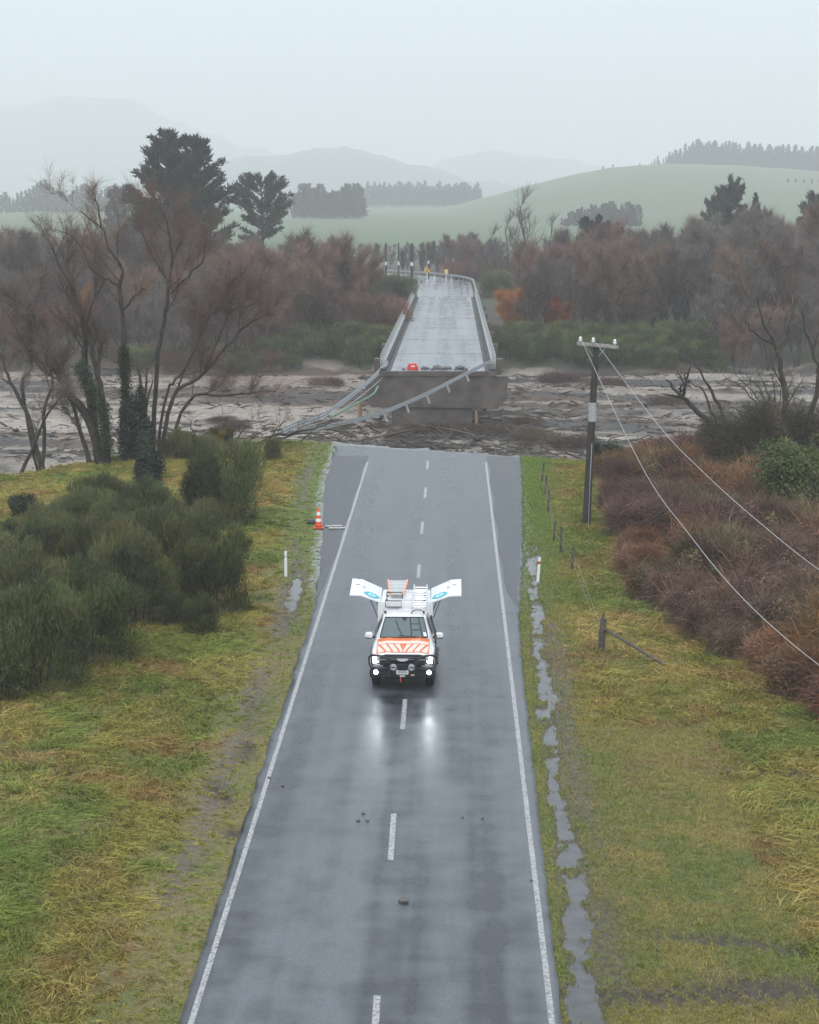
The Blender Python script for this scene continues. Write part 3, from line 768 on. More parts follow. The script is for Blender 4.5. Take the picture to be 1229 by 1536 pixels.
wire([ins_tops[1], at(985, 634, 66), at(1053, 706, 58), at(1140, 784, 51), at(1240, 862, 47), at(1400, 960, 43)], .009, 'slack power wire from the middle insulator, upper one drooping over the brambles')
wire([at(-900, 1450, 20.4), at(0, 1462, 20.2), at(600, 1474, 20), at(1229, 1487, 19.8), at(2100, 1500, 19.6)], .0006, 'hair-thin wire stretched high across the road', 'overhead_wire')

# ------------------------------------------------------------------ roadside posts, cone
p = gp(429, 864); marker_post(p[0], p[1], gz1(p[0], p[1]), 'plain white edge marker post in the long grass beside the short puddle', 1.02, False)
p = gp(807, 870); marker_post(p[0], p[1], gz1(p[0], p[1]), 'white edge marker post with a red band beside the long puddle', 1.0, True, .06)
p = gp(478, 793)
cone = empty('traffic_cone', (p[0], p[1], gz1(p[0], p[1]) + .05), .2, 'orange and white traffic cone on the grass at the seal edge', 'cone')
ORG = mat('cone_orange', (.85, .10, .02), .45); CW = mat('cone_white', (.85, .85, .83), .4)
MB().box((0, 0, .03), (.44, .44, .06)).build('base', ORG, cone, bevel=.02)
MB().lathe([(.16, .06), (.13, .30)], n=20).build('skirt', ORG, cone, smooth=True)
MB().lathe([(.131, .30), (.108, .44)], n=20).build('reflective_sleeve', CW, cone, smooth=True)
MB().lathe([(.107, .44), (.088, .58)], n=20).build('middle_ring', ORG, cone, smooth=True)
MB().lathe([(.089, .58), (.066, .74)], n=20).build('reflective_sleeve', CW, cone, smooth=True)
MB().lathe([(.065, .74), (.035, .9), (.02, .92)], n=20).build('tip', ORG, cone, smooth=True)
MB().lathe([(.17, .06), (.175, .08), (.165, .1)], n=20).build('collar', BLACK, cone, smooth=True)
for (a, b, rz_, lab) in ((501, 789, .25, 'flat white plank end poking on to the seal behind the cone'), (506, 792, .12, 'longer pale board lying on the seal edge by the cone')):
    p = gp(a, b, .05)
    tag(MB().box((0, 0, 0), (.75, .16, .05)).build('loose_board', mat('pale_board', (.55, .55, .54), .6, noise=.3), bevel=.01), lab, 'board')
    C.objects[-1].location = (p[0], p[1], .055); C.objects[-1].rotation_euler = (0, 0, rz_)
p = gp(468, 785, .0)
sb = MB().box((0, 0, .08), (.5, .35, .16), taper=.7).build('sandbag', BLACK, bevel=.05)
sb.location = (p[0], p[1], gz1(p[0], p[1]) + .02); tag(sb, 'dark sandbag lying behind the traffic cone', 'sandbag')

OLDW = mat('weathered_post', (.12, .10, .085), .85, noise=.5, scale=6, bump=.5, bscale=15)
def fence_post(a, b, h, r, lean, label, group=None):
    p = gp(a, b); g = gz1(p[0], p[1])
    s = MB().tube([(0, 0, -.3), (lean * .5 * h, 0, h * .5), (lean * h, 0, h)], [r, r * .97, r * .9], 7)
    o = s.build('fence_post', OLDW, smooth=False); o.location = (p[0], p[1], g)
    return tag(o, label, 'fence post', group)
for a, b, h in ((813, 722, 1.0), (818, 742, 1.0), (823, 768, 1.1), (831, 812, .9), (841, 828, 1.1), (858, 855, 1.0)):
    fence_post(a, b, h, .055, random.uniform(-.06, .1), 'thin weathered fence post in the rough grass between marker post and power pole', 'posts of the ruined fence')
p = gp(902, 977)
strn = empty('strainer_post', (p[0], p[1], gz1(p[0], p[1])), 0, 'stout broken strainer post with diagonal stay at the bramble edge', 'fence post')
MB().tube([(0, 0, -.3), (.02, 0, .6), (.06, 0, 1.12)], [.12, .115, .10], 10).build('post', OLDW, strn, smooth=True)
MB().tube([(.02, -.02, 1.1), (.09, .02, 1.34)], [.06, .02], 6).build('splintered_top', OLDW, strn)
e_ = Vector(gp(997, 1000)) - Vector(strn.location)
MB().tube([(.05, 0, .82), tuple(e_ + Vector((0, 0, .05)))], .05, 8).build('stay', OLDW, strn, smooth=True)
s = MB()
for hz in (.45, .8):
    a_ = Vector(strn.location) + Vector((0, 0, hz)); b_ = Vector(gp(858, 855)) + Vector((0, 0, hz)); c_ = Vector(gp(831, 812)) + Vector((0, 0, hz)); d_ = Vector(gp(813, 722)) + Vector((0, 0, hz))
    w_ = MB().tube([a_, b_, c_, d_], .003, 4).build('fence_wire', WIRE)
    tag(w_, 'thin fence wire strung from the strainer post along the ruined fence', 'wire', 'wires of the ruined fence')

# ------------------------------------------------------------------ plants: builders
def unit(v): return v / np.maximum(np.linalg.norm(v, axis=-1, keepdims=True), 1e-9)
def blades(P, D, L, W, col, bend=None, tipcol=None, r=None):
    "thin tapering ribbons: base P, direction D, length L, width W; bend is added to the upper half"
    r = r or rng
    n = len(P); D = unit(D)
    side = unit(np.cross(D, unit(r.normal(size=(n, 3)))))
    mid = P + D * (L * .5)[:, None]
    tip = P + D * L[:, None]
    if bend is not None:
        mid = mid + bend * (L * .22)[:, None]; tip = tip + bend * L[:, None]
    w = side * (W * .5)[:, None]
    V = np.stack([P - w, P + w, mid + w * .85, mid - w * .85, tip], 1).reshape(-1, 3)
    b = np.arange(n) * 5
    quads = np.stack([b, b + 1, b + 2, b + 3], 1); tris = np.stack([b + 3, b + 2, b + 4], 1)
    if tipcol is None: tipcol = col
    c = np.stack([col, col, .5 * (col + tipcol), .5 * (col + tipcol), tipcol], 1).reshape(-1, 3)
    return V, quads, tris, c
def tri_twigs(P, D, L, W, col, r):
    n = len(P); D = unit(D); side = unit(np.cross(D, unit(r.normal(size=(n, 3)))))
    w = side * (W * .5)[:, None]
    V = np.stack([P - w, P + w, P + D * L[:, None]], 1).reshape(-1, 3)
    b = np.arange(n) * 3
    return V, np.stack([b, b + 1, b + 2], 1), np.repeat(col, 3, 0)
def leaves(P, N, S, col, r, aspect=.6):
    "four-sided leaves"
    n = len(P); N = unit(N)
    a = unit(np.cross(N, unit(r.normal(size=(n, 3))))); b = np.cross(N, a)
    h = (S * .5)[:, None]
    V = np.stack([P - a * h, P + b * h * aspect, P + a * h, P - b * h * aspect], 1).reshape(-1, 3)
    i = np.arange(n) * 4
    return V, np.stack([i, i + 1, i + 2, i + 3], 1), np.repeat(col, 4, 0)
class Tubes:
    def __init__(s): s.V = []; s.Q = []; s.n = 0
    def add(s, pts, rad, k=5):
        pts = np.asarray(pts, float); m = len(pts)
        t = np.gradient(pts, axis=0); t = unit(t)
        ref = np.array([.31, .95, .05]); a = unit(np.cross(t, ref)); b = np.cross(t, a)
        th = np.arange(k) * 2 * math.pi / k
        ringv = pts[:, None, :] + (a[:, None, :] * np.cos(th)[None, :, None] + b[:, None, :] * np.sin(th)[None, :, None]) * np.asarray(rad)[:, None, None]
        i = np.arange(m - 1)[:, None] * k; j = np.arange(k)[None, :]; j2 = (j + 1) % k
        q = np.stack([i + j, i + j2, i + k + j2, i + k + j], -1).reshape(-1, 4)
        s.V.append(ringv.reshape(-1, 3)); s.Q.append(q + s.n); s.n += m * k
    def mesh(s, name): return np_mesh(name, np.concatenate(s.V), np.concatenate(s.Q), None, None, True)
def wander(p, d, L, n, wob, trop, r):
    pts = [np.array(p, float)]; d = np.array(d, float)
    for i in range(n):
        d = d + r.normal(size=3) * wob + np.array([0, 0, trop]); d /= np.linalg.norm(d)
        pts.append(pts[-1] + d * L / n)
    return np.array(pts), d
def side_branches(T, pts, rad, L, level, r, P, maxlev, spread=.9, trop=.10, kn=(4, 7), shrink=.52, start=.3):
    "branches off a limb; collects where the fine twigs start in P"
    nb = r.integers(*kn)
    for b in range(nb):
        t = start + (1 - start) * (b + r.random()) / nb
        i = min(int(t * (len(pts) - 1)), len(pts) - 2); f = t * (len(pts) - 1) - i
        p = pts[i] * (1 - f) + pts[i + 1] * f; d = unit(pts[i + 1] - pts[i])
        q = r.normal(size=3); q -= d * np.dot(q, d); q /= np.linalg.norm(q)
        nd = unit(d * (1 - .35 * spread) + q * spread * r.uniform(.6, 1.1) + np.array([0, 0, .25]))
        ll = L * shrink * r.uniform(.7, 1.2) * (1.15 - .5 * t); rr = np.interp(t, np.linspace(0, 1, len(rad)), rad) * .6
        bp, _ = wander(p, nd, ll, 4, .16, trop, r)
        T.add(bp, np.linspace(rr, rr * .35, len(bp)), 4 if level > 1 else 5)
        if level >= maxlev: P.append((bp, ll))
        else: side_branches(T, bp, np.linspace(rr, rr * .35, len(bp)), ll, level + 1, r, P, maxlev, spread, trop, kn, shrink, .25)
def twig_cloud(P, per, length, width, col, r, jit=.25, up=.35, droop=0.0, ribbons=False, ref=0.0):
    B, D = [], []
    for bp, ll in P:
        k = per if not ref else max(2, int(per * min(2.5, ll / ref)))
        t = r.random(k) * (len(bp) - 1.001); i = t.astype(int); f = (t - i)[:, None]
        B.append(bp[i] * (1 - f) + bp[i + 1] * f)
        D.append(unit(bp[i + 1] - bp[i]) * .8 + r.normal(size=(k, 3)) * .6 + np.array([0, 0, up]))
    B = np.concatenate(B); D = np.concatenate(D); n = len(B)
    L = length * r.uniform(.5, 1.3, n); W = width * r.uniform(.7, 1.3, n)
    c = np.asarray(col)[r.integers(0, len(col), n)] * r.uniform(.75, 1.25, (n, 1))
    if ribbons:
        bd = r.normal(size=(n, 3)) * .2 + np.array([0, 0, -droop])
        V, q, t, cc = blades(B, D, L, W, c, bd, None, r)
        return V, q, t, cc
    V, t, cc = tri_twigs(B, D, L, W, c, r)
    return V, None, t, cc
BROWN = [tuple(round(v * 1.22, 3) for v in q) for q in [(.128, .098, .084), (.14, .102, .084), (.11, .09, .08), (.13, .11, .10)]]
REDDISH = [tuple(round(v * 1.22, 3) for v in q) for q in [(.185, .108, .078), (.16, .10, .076), (.135, .092, .076)]]
GREYISH = [tuple(round(v * 1.22, 3) for v in q) for q in [(.14, .125, .12), (.12, .105, .10), (.17, .145, .13)]]
ORANGE = [(.50, .20, .05), (.42, .17, .05), (.30, .14, .05)]
OLIVE = [(.10, .095, .045), (.085, .08, .04), (.12, .10, .05)]

def bare_tree_proto(name, seed, h, stems, col, spread=.75, per=26, tw=.05, tl=1.5, lean=.3):
    r = np.random.default_rng(seed); T = Tubes(); P = []
    for s_ in range(stems):
        a = r.random() * 6.28
        d = unit(np.array([math.cos(a) * lean * r.uniform(.3, 1), math.sin(a) * lean * r.uniform(.3, 1), 1.0]))
        L = h * r.uniform(.7, .9); r0 = .022 * h * (1.0 if stems < 2 else .65)
        pts, _ = wander((math.cos(a) * .15 * (stems > 1), math.sin(a) * .15 * (stems > 1), -.4), d, L, 8, .07, .05, r)
        rad = np.linspace(r0, r0 * .18, len(pts)); T.add(pts, rad, 6)
        side_branches(T, pts, rad, L * .62, 1, r, P, 2, spread, .10, (6, 9), .6, .22)
        P.append((pts[4:], L))
    V, q, t, c = twig_cloud(P, per, tl, tw, col, r)
    e = empty(name)
    link('trunk', T.mesh('trunk'), BARK, e)
    link('crown', np_mesh('crown', V, q, t, c), TWIG, e)
    return e
def shrub_proto(name, seed, w, h, n, col, kind='broom', leaf=.10, part='foliage'):
    "broom: upright green switches. bramble: arching canes with leaves. bush: leafy clumps"
    r = np.random.default_rng(seed); T = Tubes(); e = empty(name)
    col = np.asarray(col)
    nl = {'broom': 20, 'bramble': 18}.get(kind, 12)
    lob = []
    for k in range(nl):
        a = r.random() * 6.28; d = math.sqrt(r.random()) * w * .36
        lob.append((math.cos(a) * d, math.sin(a) * d, h * r.uniform(.4, .85) * (1 - .35 * (d / (w * .5)) ** 2), w * r.uniform(*((.10, .24) if kind == 'broom' else (.11, .24) if kind == 'bramble' else (.16, .27))), h * r.uniform(*((.14, .34) if kind == 'broom' else (.26, .42)))))
    for k in range(7):
        l = lob[k % nl]
        pts, _ = wander((l[0] * .25, l[1] * .25, -.2), (l[0] * .5, l[1] * .5, h), l[2] * 1.05, 5, .1, .02, r)
        T.add(pts, np.linspace(.045, .015, len(pts)), 5)
    Ps, Ds, Cs = [], [], []
    per = n // nl
    for (lx, ly, lz, lr, lh) in lob:
        d = unit(r.normal(size=(per, 3))); d[:, 2] = np.abs(d[:, 2]) * np.where(r.random(per) < .78, 1, -1)
        rad = r.random(per) ** .33
        p = np.stack([lx + d[:, 0] * lr * rad, ly + d[:, 1] * lr * rad, np.maximum(lz + d[:, 2] * lh * rad - (1 - rad) * .2, .03 + r.random(per) * .1)], 1)
        Ps.append(p); Ds.append(d); Cs.append(col[r.integers(0, len(col))] * r.uniform(.6, 1.45) * np.ones((per, 3)))
    # skirt down to the ground
    m = n // 4; a = r.random(m) * 6.28; rr = w * .46 * np.sqrt(r.uniform(.3, 1, m)); zz = r.random(m) * h * .55
    p = np.stack([np.cos(a) * rr * (1 - .3 * zz / h), np.sin(a) * rr * (1 - .3 * zz / h), zz], 1)
    Ps.append(p); Ds.append(np.stack([np.cos(a), np.sin(a), np.full(m, .6)], 1)); Cs.append(col[r.integers(0, len(col), m)] * r.uniform(.6, 1.0, (m, 1)))
    p = np.concatenate(Ps); d = np.concatenate(Ds); c = np.concatenate(Cs); k = len(p)
    c = c * r.uniform(.7, 1.3, (k, 1))
    if kind == 'broom':
        dead = r.random(k) < .07; c[dead] = np.array([.16, .115, .075]) * r.uniform(.7, 1.2, (dead.sum(), 1))
        short = r.random(k) < .48; D = d * .5 + r.normal(size=(k, 3)) * np.where(short, .6, .25)[:, None] + np.array([0, 0, 1.0]) * np.where(short, .55, 1.0)[:, None]
        V, q, t, cc = blades(p - unit(D) * .2, D, leaf * r.uniform(3, 7, k) * np.where(short, .5, 1) * np.where(r.random(k) < .06, 1.8, 1), leaf * r.uniform(.22, .42, k) * np.where(short, 1.3, 1), c, r.normal(size=(k, 3)) * .14, c * 1.7, r)
    elif kind == 'bramble':
        nb = int(k * .45)
        D = d[:nb] * .9 + r.normal(size=(nb, 3)) * .6 + np.array([0, 0, .35])
        V1, q1, t1, c1 = blades(p[:nb], D, leaf * r.uniform(3, 8, nb) * np.where(r.random(nb) < .15, 2.3, 1), leaf * r.uniform(.12, .25, nb), c[:nb] * np.where(r.random((nb, 1)) < .2, 1.6, .8), np.stack([r.normal(size=nb) * .2, r.normal(size=nb) * .2, -r.random(nb) * .5], 1), None, r)
        V2, q2, c2 = leaves(p[nb:] + r.normal(size=(k - nb, 3)) * .05, d[nb:] + r.normal(size=(k - nb, 3)) * .7, leaf * r.uniform(.7, 1.4, k - nb), c[nb:] * np.where(r.random((k - nb, 1)) < .12, 1.9, 1.05), r)
        V = np.concatenate([V1, V2]); q = np.concatenate([q1, q2 + len(V1)]); t = t1; cc = np.concatenate([c1, c2])
    else:
        V, q, cc = leaves(p, d + r.normal(size=(k, 3)) * .6 + np.array([0, 0, .3]), leaf * r.uniform(.7, 1.5, k), c, r, .55); t = None
    link('stem', T.mesh('stem'), BARK, e)
    link(part, np_mesh(part, V, q, t, cc), VEG, e)
    return e
def pine_proto(name, seed, h, w, n_br, per, col, bare=.25, shape='cone', needle=.55, leaders=1):
    r = np.random.default_rng(seed); T = Tubes(); col = np.asarray(col); Pt, Dt, Ct = [], [], []
    e = empty(name)
    for ld in range(leaders):
        off = np.array([0, 0, 0.]) if leaders == 1 else np.array([(-1, 1)[ld % 2] * w * .07, r.normal() * .8, 0])
        hh = h * (1 - .03 * ld)
        pts = np.array([[0, 0, -.5], off * .5 + [0, 0, hh * .25], off + [r.normal() * .2, 0, hh * .6], off * 1.2 + [0, 0, hh * .97]])
        T.add(pts, [.022 * h, .018 * h, .012 * h, .003 * h], 7)
        for b in range(n_br // leaders):
            t = bare + (1 - bare) * (b + r.random()) / (n_br // leaders)
            z = hh * t; a = r.random() * 6.28
            cpos = np.array([np.interp(z, pts[:, 2], pts[:, 0]), np.interp(z, pts[:, 2], pts[:, 1]), z])
            u = (t - bare) / (1 - bare)
            if shape == 'cone': Lb = w * .5 * (1 - u) ** .8 + .25
            elif shape == 'peak': Lb = w * .5 * (1 - u) ** .62 * r.uniform(.62, 1.08) + .5
            elif shape == 'broad': Lb = w * .5 * (math.sin(min(1, u * 1.05) * math.pi) ** .5 * .75 + .28 * (1 - u)) * r.uniform(.6, 1.15)
            else: Lb = w * .5 * (.45 + .6 * math.sin(u * math.pi)) * r.uniform(.7, 1.15)
            if leaders > 1: Lb *= .92
            d = np.array([math.cos(a), math.sin(a), r.uniform(.0, .45) + (u * .5)])
            bp, _ = wander(cpos, d, Lb, 4, .1, .05, r)
            T.add(bp, np.linspace(.006 * h, .0015 * h, len(bp)), 4)
            m = max(6, int(per * (Lb / (w * .5)) + 4))
            tt = r.uniform(.3, 1.0, m) ** .8 * (len(bp) - 1.001); i = tt.astype(int); f = (tt - i)[:, None]
            c0 = bp[i] * (1 - f) + bp[i + 1] * f + r.normal(size=(m, 3)) * np.array([.09, .09, .05]) * (1 + Lb * .35)
            Pt.append(c0); Dt.append(unit(bp[-1] - bp[0]) * .7 + r.normal(size=(m, 3)) * .6 + np.array([0, 0, .45]))
            Ct.append(col[r.integers(0, len(col))] * r.uniform(.75, 1.25) * np.ones((m, 3)))
    P = np.concatenate(Pt); D = np.concatenate(Dt); c = np.concatenate(Ct) * r.uniform(.75, 1.25, (len(P), 1)); k = len(P)
    V, q, t, cc = blades(P, D, needle * r.uniform(.7, 1.6, k), needle * r.uniform(.22, .42, k), c, None, None, r)
    link('trunk', T.mesh('trunk'), BARK, e)
    link('crown', np_mesh('crown', V, q, t, cc), VEG, e)
    return e
def place(proto, x, y, z, s=1.0, rz=0.0, label=None, cat=None, group=None, used=set(), sz=None):
    if proto.name in used: o = copy_tree(proto)
    else: o = proto; used.add(proto.name)
    o.location = (x, y, z); o.rotation_euler = (0, 0, rz); o.scale = (s, s, sz if sz else s)
    return tag(o, label, cat, group)
rr_ = random.Random(3)

# ------------------------------------------------------------------ the woods across the river
wood = [bare_tree_proto('bare_tree', 100 + k, 10, (1, 2, 1, 3, 2, 1)[k], (BROWN, BROWN, GREYISH, BROWN, REDDISH, GREYISH)[k], (.8, .7, .8, .75, .65, .85)[k], 48, .034, 1.15) for k in range(6)]
red_w = bare_tree_proto('red_willow', 120, 8, 4, REDDISH, .6, 40, .036, 1.2, .4)
ora_w = bare_tree_proto('orange_willow', 121, 5, 6, ORANGE, .38, 95, .034, .75, .34)
ever = [pine_proto('dark_conifer', 130, 12, 8, 80, 130, [(.045, .058, .038), (.035, .048, .034)], .15, 'round', .5), pine_proto('dark_conifer', 131, 14, 6, 80, 100, [(.045, .058, .04), (.035, .048, .036)], .12, 'cone', .5)]
prof_px = [-200, 0, 100, 180, 350, 450, 480, 560, 620, 700, 735, 800, 850, 900, 960, 1000, 1060, 1120, 1229, 1450]
prof_py = [338, 338, 345, 338, 345, 342, 352, 362, 366, 352, 362, 352, 348, 338, 336, 328, 322, 314, 300, 290]
WL = 'bare winter tree in the brown wood across the river'
RL = 'bare willow with reddish twigs in the wood across the river'
cells = []
yy = 222.0
while yy < 335:
    for a in np.arange(-40, 1280, 34 * 240 / yy):
        cells.append((a + rr_.uniform(-12, 12), yy + rr_.uniform(-3, 3)))
    yy += 9.5 + (yy - 220) * .07
n_w = 0
for (a, Y) in cells:
    if n_w > 285: break
    x = at(a, 400, Y)[0]
    if abs(x - BXC) < 7.5: continue
    if 532 < a < 733 and Y < 345: continue
    if abs(x - BXC) < 9 and Y < 345: continue
    g = gz1(x, Y)
    zmax = at(a, float(np.interp(a, prof_px, prof_py)), Y)[2]
    hgt = max(3.5, (zmax - g) * rr_.uniform(.66, 1.0)) * (0.82 if Y < 236 else 1)
    red = float(fbm(np.array([x * .03]), np.array([Y * .03]), 95, 3)[0]) > (.54 if a < 520 else .62)
    if red and rr_.random() < .7:
        place(red_w, x, Y, g - .1, hgt / 7.6, rr_.uniform(0, 6.28), RL, 'tree', 'reddish willows across the river')
    else:
        place(wood[rr_.randrange(6)], x, Y, g - .1, hgt / 9.6, rr_.uniform(0, 6.28), WL, 'tree', 'bare trees of the wood across the river')
    n_w += 1
for a in np.arange(545, 745, 11):
    for Y in (352, 366, 380, 396):
        aa = a + rr_.uniform(-6, 6); YY = Y + rr_.uniform(-6, 6); x = at(aa, 400, YY)[0]; g = gz1(x, YY)
        if math.hypot(x - (BXC - 70), YY - BEND_Y) < 77: continue
        zt = at(aa, float(np.interp(aa, prof_px, prof_py)) + rr_.uniform(-6, 12), YY)[2]
        place(wood[rr_.randrange(6)], x, YY, g - .1, max(4, zt - g) / 9.6, rr_.uniform(0, 6.28), 'bare grey tree closing the view behind the far bridge end', 'tree', 'trees behind the far bridge end')
for (a, top_, Y, lab) in ((772, 428, 224, 'upright bright orange willow at the wood edge right of the bridge'), (838, 445, 224, 'squat rusty orange willow beside the upright one'), (1165, 416, 230, 'tall rusty orange willow behind the dead tree'), (140, 425, 226, 'small orange willow behind the bare stems by the river'), (18, 500, 222, 'low orange bush behind the flooded willows')):
    p = at(a, top_, Y); g = gz1(p[0], Y)
    place(ora_w, p[0], Y, g, max(.6, (p[2] - g) / 5), rr_.uniform(0, 6.28), lab, 'tree')
for (a, top_, Y, k, lab) in ((890, 333, 290, 0, 'dark round evergreen standing out of the brown wood'), (915, 342, 288, 0, 'dark evergreen shouldering the round one in the brown wood'), (1098, 278, 345, 0, 'tall dark pine above the crest of the right wood'), (1135, 290, 345, 1, 'slim dark pine right of the tall one above the wood'), (1075, 298, 340, 0, 'small dark pine left of the tall one above the wood'), (1090, 320, 300, 0, 'low dark evergreen beneath the pines of the right wood'), (1229, 300, 330, 0, 'dark evergreen at the high corner of the right wood'), (600, 425, 262, 0, 'dark green bushy evergreen behind the thick pole left of the bridge'), (560, 445, 258, 0, 'lower dark green evergreen left of the thick pole')):
    p = at(a, top_, Y); g = gz1(p[0], Y)
    hs = (p[2] - g) / (12.2 if k == 0 else 14); place(ever[k], p[0], Y, g - .3, hs * (.62 if Y > 335 else .9), rr_.uniform(0, 6.28), lab, 'tree', sz=hs)
# the green belt of broom on the far bank, and low red scrub behind it on the left
far_broom = [shrub_proto('far_broom_bush', 140 + k, 6, 4.2, 5200, [(.075, .098, .03), (.095, .115, .036), (.06, .078, .028)], 'broom', .11) for k in range(2)]
red_scrub = shrub_proto('far_red_scrub', 150, 6, 4, 4200, [(.15, .075, .05), (.12, .07, .05)], 'broom', .10)
for a in list(range(748, 1080, 17)) + list(range(430, 596, 16)):
    for row in range(2):
        Y = 208 + row * 6.5 + rr_.uniform(-1.5, 1.5); aa = a + rr_.uniform(-6, 6)
        x = at(aa, 500, Y)[0]
        if abs(x - BXC) < 6.3: continue
        g = gz1(x, Y)
        place(far_broom[rr_.randrange(2)], x, Y, g - .15, rr_.uniform(.58, .76) * (1 + .12 * row), rr_.uniform(0, 6.28), 'green broom bush in the thicket on the far river bank', 'bush', 'broom thicket on the far bank')
for a in range(180, 440, 15):
    aa = a + rr_.uniform(-6, 6); Y = 206.5 + rr_.uniform(-1.5, 2.5); x = at(aa, 540, Y)[0]
    place(far_broom[rr_.randrange(2)] if rr_.random() < .45 else red_scrub, x, Y, gz1(x, Y) - .2, rr_.uniform(.45, .7), rr_.uniform(0, 6.28), 'low scrub bush at the foot of the far bank behind the willows', 'bush', 'scrub at the foot of the far bank')
for a in range(462, 590, 18):
    for Y in (229, 237):
        aa = a + rr_.uniform(-7, 7); x = at(aa, 480, Y)[0]
        if abs(x - BXC) < 6.3: continue
        place(red_scrub, x, Y, gz1(x, Y) + .3, rr_.uniform(.85, 1.2), rr_.uniform(0, 6.28), 'rust brown scrub bush behind the far broom thicket', 'bush', 'rusty scrub left of the bridge')
for a in list(range(-20, 440, 26)) + list(range(1085, 1260, 22)):
    aa = a + rr_.uniform(-8, 8); Y = 209 + rr_.uniform(-2, 4); x = at(aa, 500, Y)[0]
    place(red_w if rr_.random() < .5 else wood[3], x, Y, gz1(x, Y) - .1, rr_.uniform(.55, .8), rr_.uniform(0, 6.28), 'low bare willow at the waterline of the far bank', 'tree', 'willows along the far waterline')

# bushes that close the view at the far bridge end
for (a, Y, s_, pr, lab, grp) in [(a_, 272 + (a_ % 7) * 4, 1.0, 0, 'dark green bush at the foot of the poles left of the far bridge end', 'bushes below the poles') for a_ in range(528, 612, 7)] + [(a_, 300 + (a_ % 4) * 9, .95, 0, 'olive bush beside the right rail of the far approach', 'bushes right of the far approach') for a_ in range(716, 775, 8)] + [(a_, 350 + (a_ % 5) * 3, 1.15, 1, 'brown scrub bush closing the bend behind the far bridge end', 'scrub behind the bend') for a_ in range(628, 750, 7)]:
    x = at(a, 430, Y)[0]
    if abs(x - BXC) < 6.8 and Y < 340 or (Y > 340 and math.hypot(x - (BXC - 70), Y - BEND_Y) < 77): continue
    place(far_broom[0] if pr == 0 else red_scrub, x, Y, gz1(x, Y) - .1, s_ * rr_.uniform(.85, 1.15), rr_.uniform(0, 6), lab, 'bush', grp)

# ------------------------------------------------------------------ pines and shelter belts
NEED = [(.040, .052, .034), (.030, .042, .030), (.052, .060, .036)]
p = at(268, 202, 282); g = gz1(p[0], 282)
big = pine_proto('big_pine', 200, 24, 22, 300, 270, NEED, .10, 'peak', .6, 2)
place(big, p[0], 282, g, (p[2] - g) / 24, .3, 'tall broad dark pine towering over the bare wood', 'tree')
p = at(392, 274, 335); g = gz1(p[0], 335)
sec = pine_proto('wide_pine', 201, 16, 10.5, 70, 150, NEED, .42, 'round', .5)
place(sec, p[0], 335, g, (p[2] - g) / 16, 1.2, 'wide flat-topped pine beside the tall one', 'tree')
conif = [pine_proto('conifer', 210 + k, 20, (7, 6, 8)[k], 60, 60, [(.035, .042, .034), (.028, .036, .03)], .06, ('cone', 'cone', 'round')[k], 1.1) for k in range(3)]
def row_of(pxs, tops, Y, base_z, label, group, dy=12, ks=(0, 1)):
    for a, t in zip(pxs, tops):
        YY = Y + rr_.uniform(-dy, dy); p = at(a, t, YY)
        bz = base_z(p[0], YY) if callable(base_z) else base_z
        hh = max(4, p[2] - bz)
        place(conif[rr_.choice(ks)], p[0], YY, bz, hh / 20, rr_.uniform(0, 6.28), label, 'tree', group, sz=hh / 20)

def crest_z(a, Y):   # ground of the pasture hill under the ridge trees
    py = np.interp(a, [860, 920, 1000, 1100, 1229, 1400], [262, 251, 247, 249, 257, 262]); return at(a, py, Y)[2]
for a in list(np.arange(972, 1236, 3.4)) + list(np.arange(1000, 1300, 5.5)):
    aa = a + rr_.uniform(-2, 2); Y = 1768 + rr_.uniform(0, 60)
    t = np.interp(aa, [972, 1000, 1012, 1050, 1080, 1229, 1300], [246, 233, 226, 214, 216, 224, 226]) + rr_.uniform(-5, 7)
    p = at(aa, t, Y); bz = crest_z(aa, Y) - 3
    hh = p[2] - bz
    place(conif[rr_.choice((0, 1, 1))], p[0], Y, bz, max(.16, hh / 20) * 1.0, rr_.uniform(0, 6.28), 'dark conifer of the plantation on the crest of the pasture hill', 'tree', 'plantation on the pasture hill')
for (a, t, Y) in ((920, 247, 1754), (905, 250, 1750), (960, 246, 1758)):
    p = at(a, t, Y); place(conif[2], p[0], Y, p[2] - 5, .27, 0, 'lone small tree on the bare crest of the pasture hill', 'tree', 'small trees on the bare crest')
row_of(np.arange(548, 722, 3.6), [275 + rr_.uniform(-4, 6) + abs(x_ - 640) * .02 for x_ in np.arange(548, 722, 3.6)], 1700, 0, 'tall conifer in the misty shelter belt at the foot of the far hill', 'misty shelter belt')
row_of(np.arange(440, 548, 4.5), [285 + rr_.uniform(-7, 9) for _ in range(24)], 1050, -1, 'bushy conifer in the clump right of the wide pine', 'clump right of the wide pine', 15, (2, 0))
row_of(list(range(843, 960, 5)), [float(np.interp(x_, [843, 868, 900, 960], [324, 309, 306, 309])) + rr_.uniform(-3, 9) for x_ in range(843, 960, 5)], 830, -3, 'hazy conifer in the clump at the foot of the pasture hill', 'clump at the foot of the hill', 10, (0, 2))
row_of([1182, 1194, 1206, 1218, 1230, 1244], [274, 270, 272, 275, 276, 274], 1250, 18, 'hazy bush on the slope of the pasture hill', 'bushes on the hill slope', 10, (2,))
row_of(list(range(-10, 170, 6)), [300, 296, 294, 290, 296, 298, 290, 288, 286, 284, 280, 276, 272, 270, 276, 282, 288, 290, 292, 294, 288, 280, 279, 278, 281, 285, 288, 286, 284, 282], 1300, -1, 'misty tree behind the grassy rise', 'misty trees behind the rise', 20, (2, 0))
row_of(list(range(165, 200, 9)), [286, 280, 284, 282], 560, -1, 'grey conifer peeping out beside the tall pine', 'conifers left of the tall pine', 15, (0, 2))
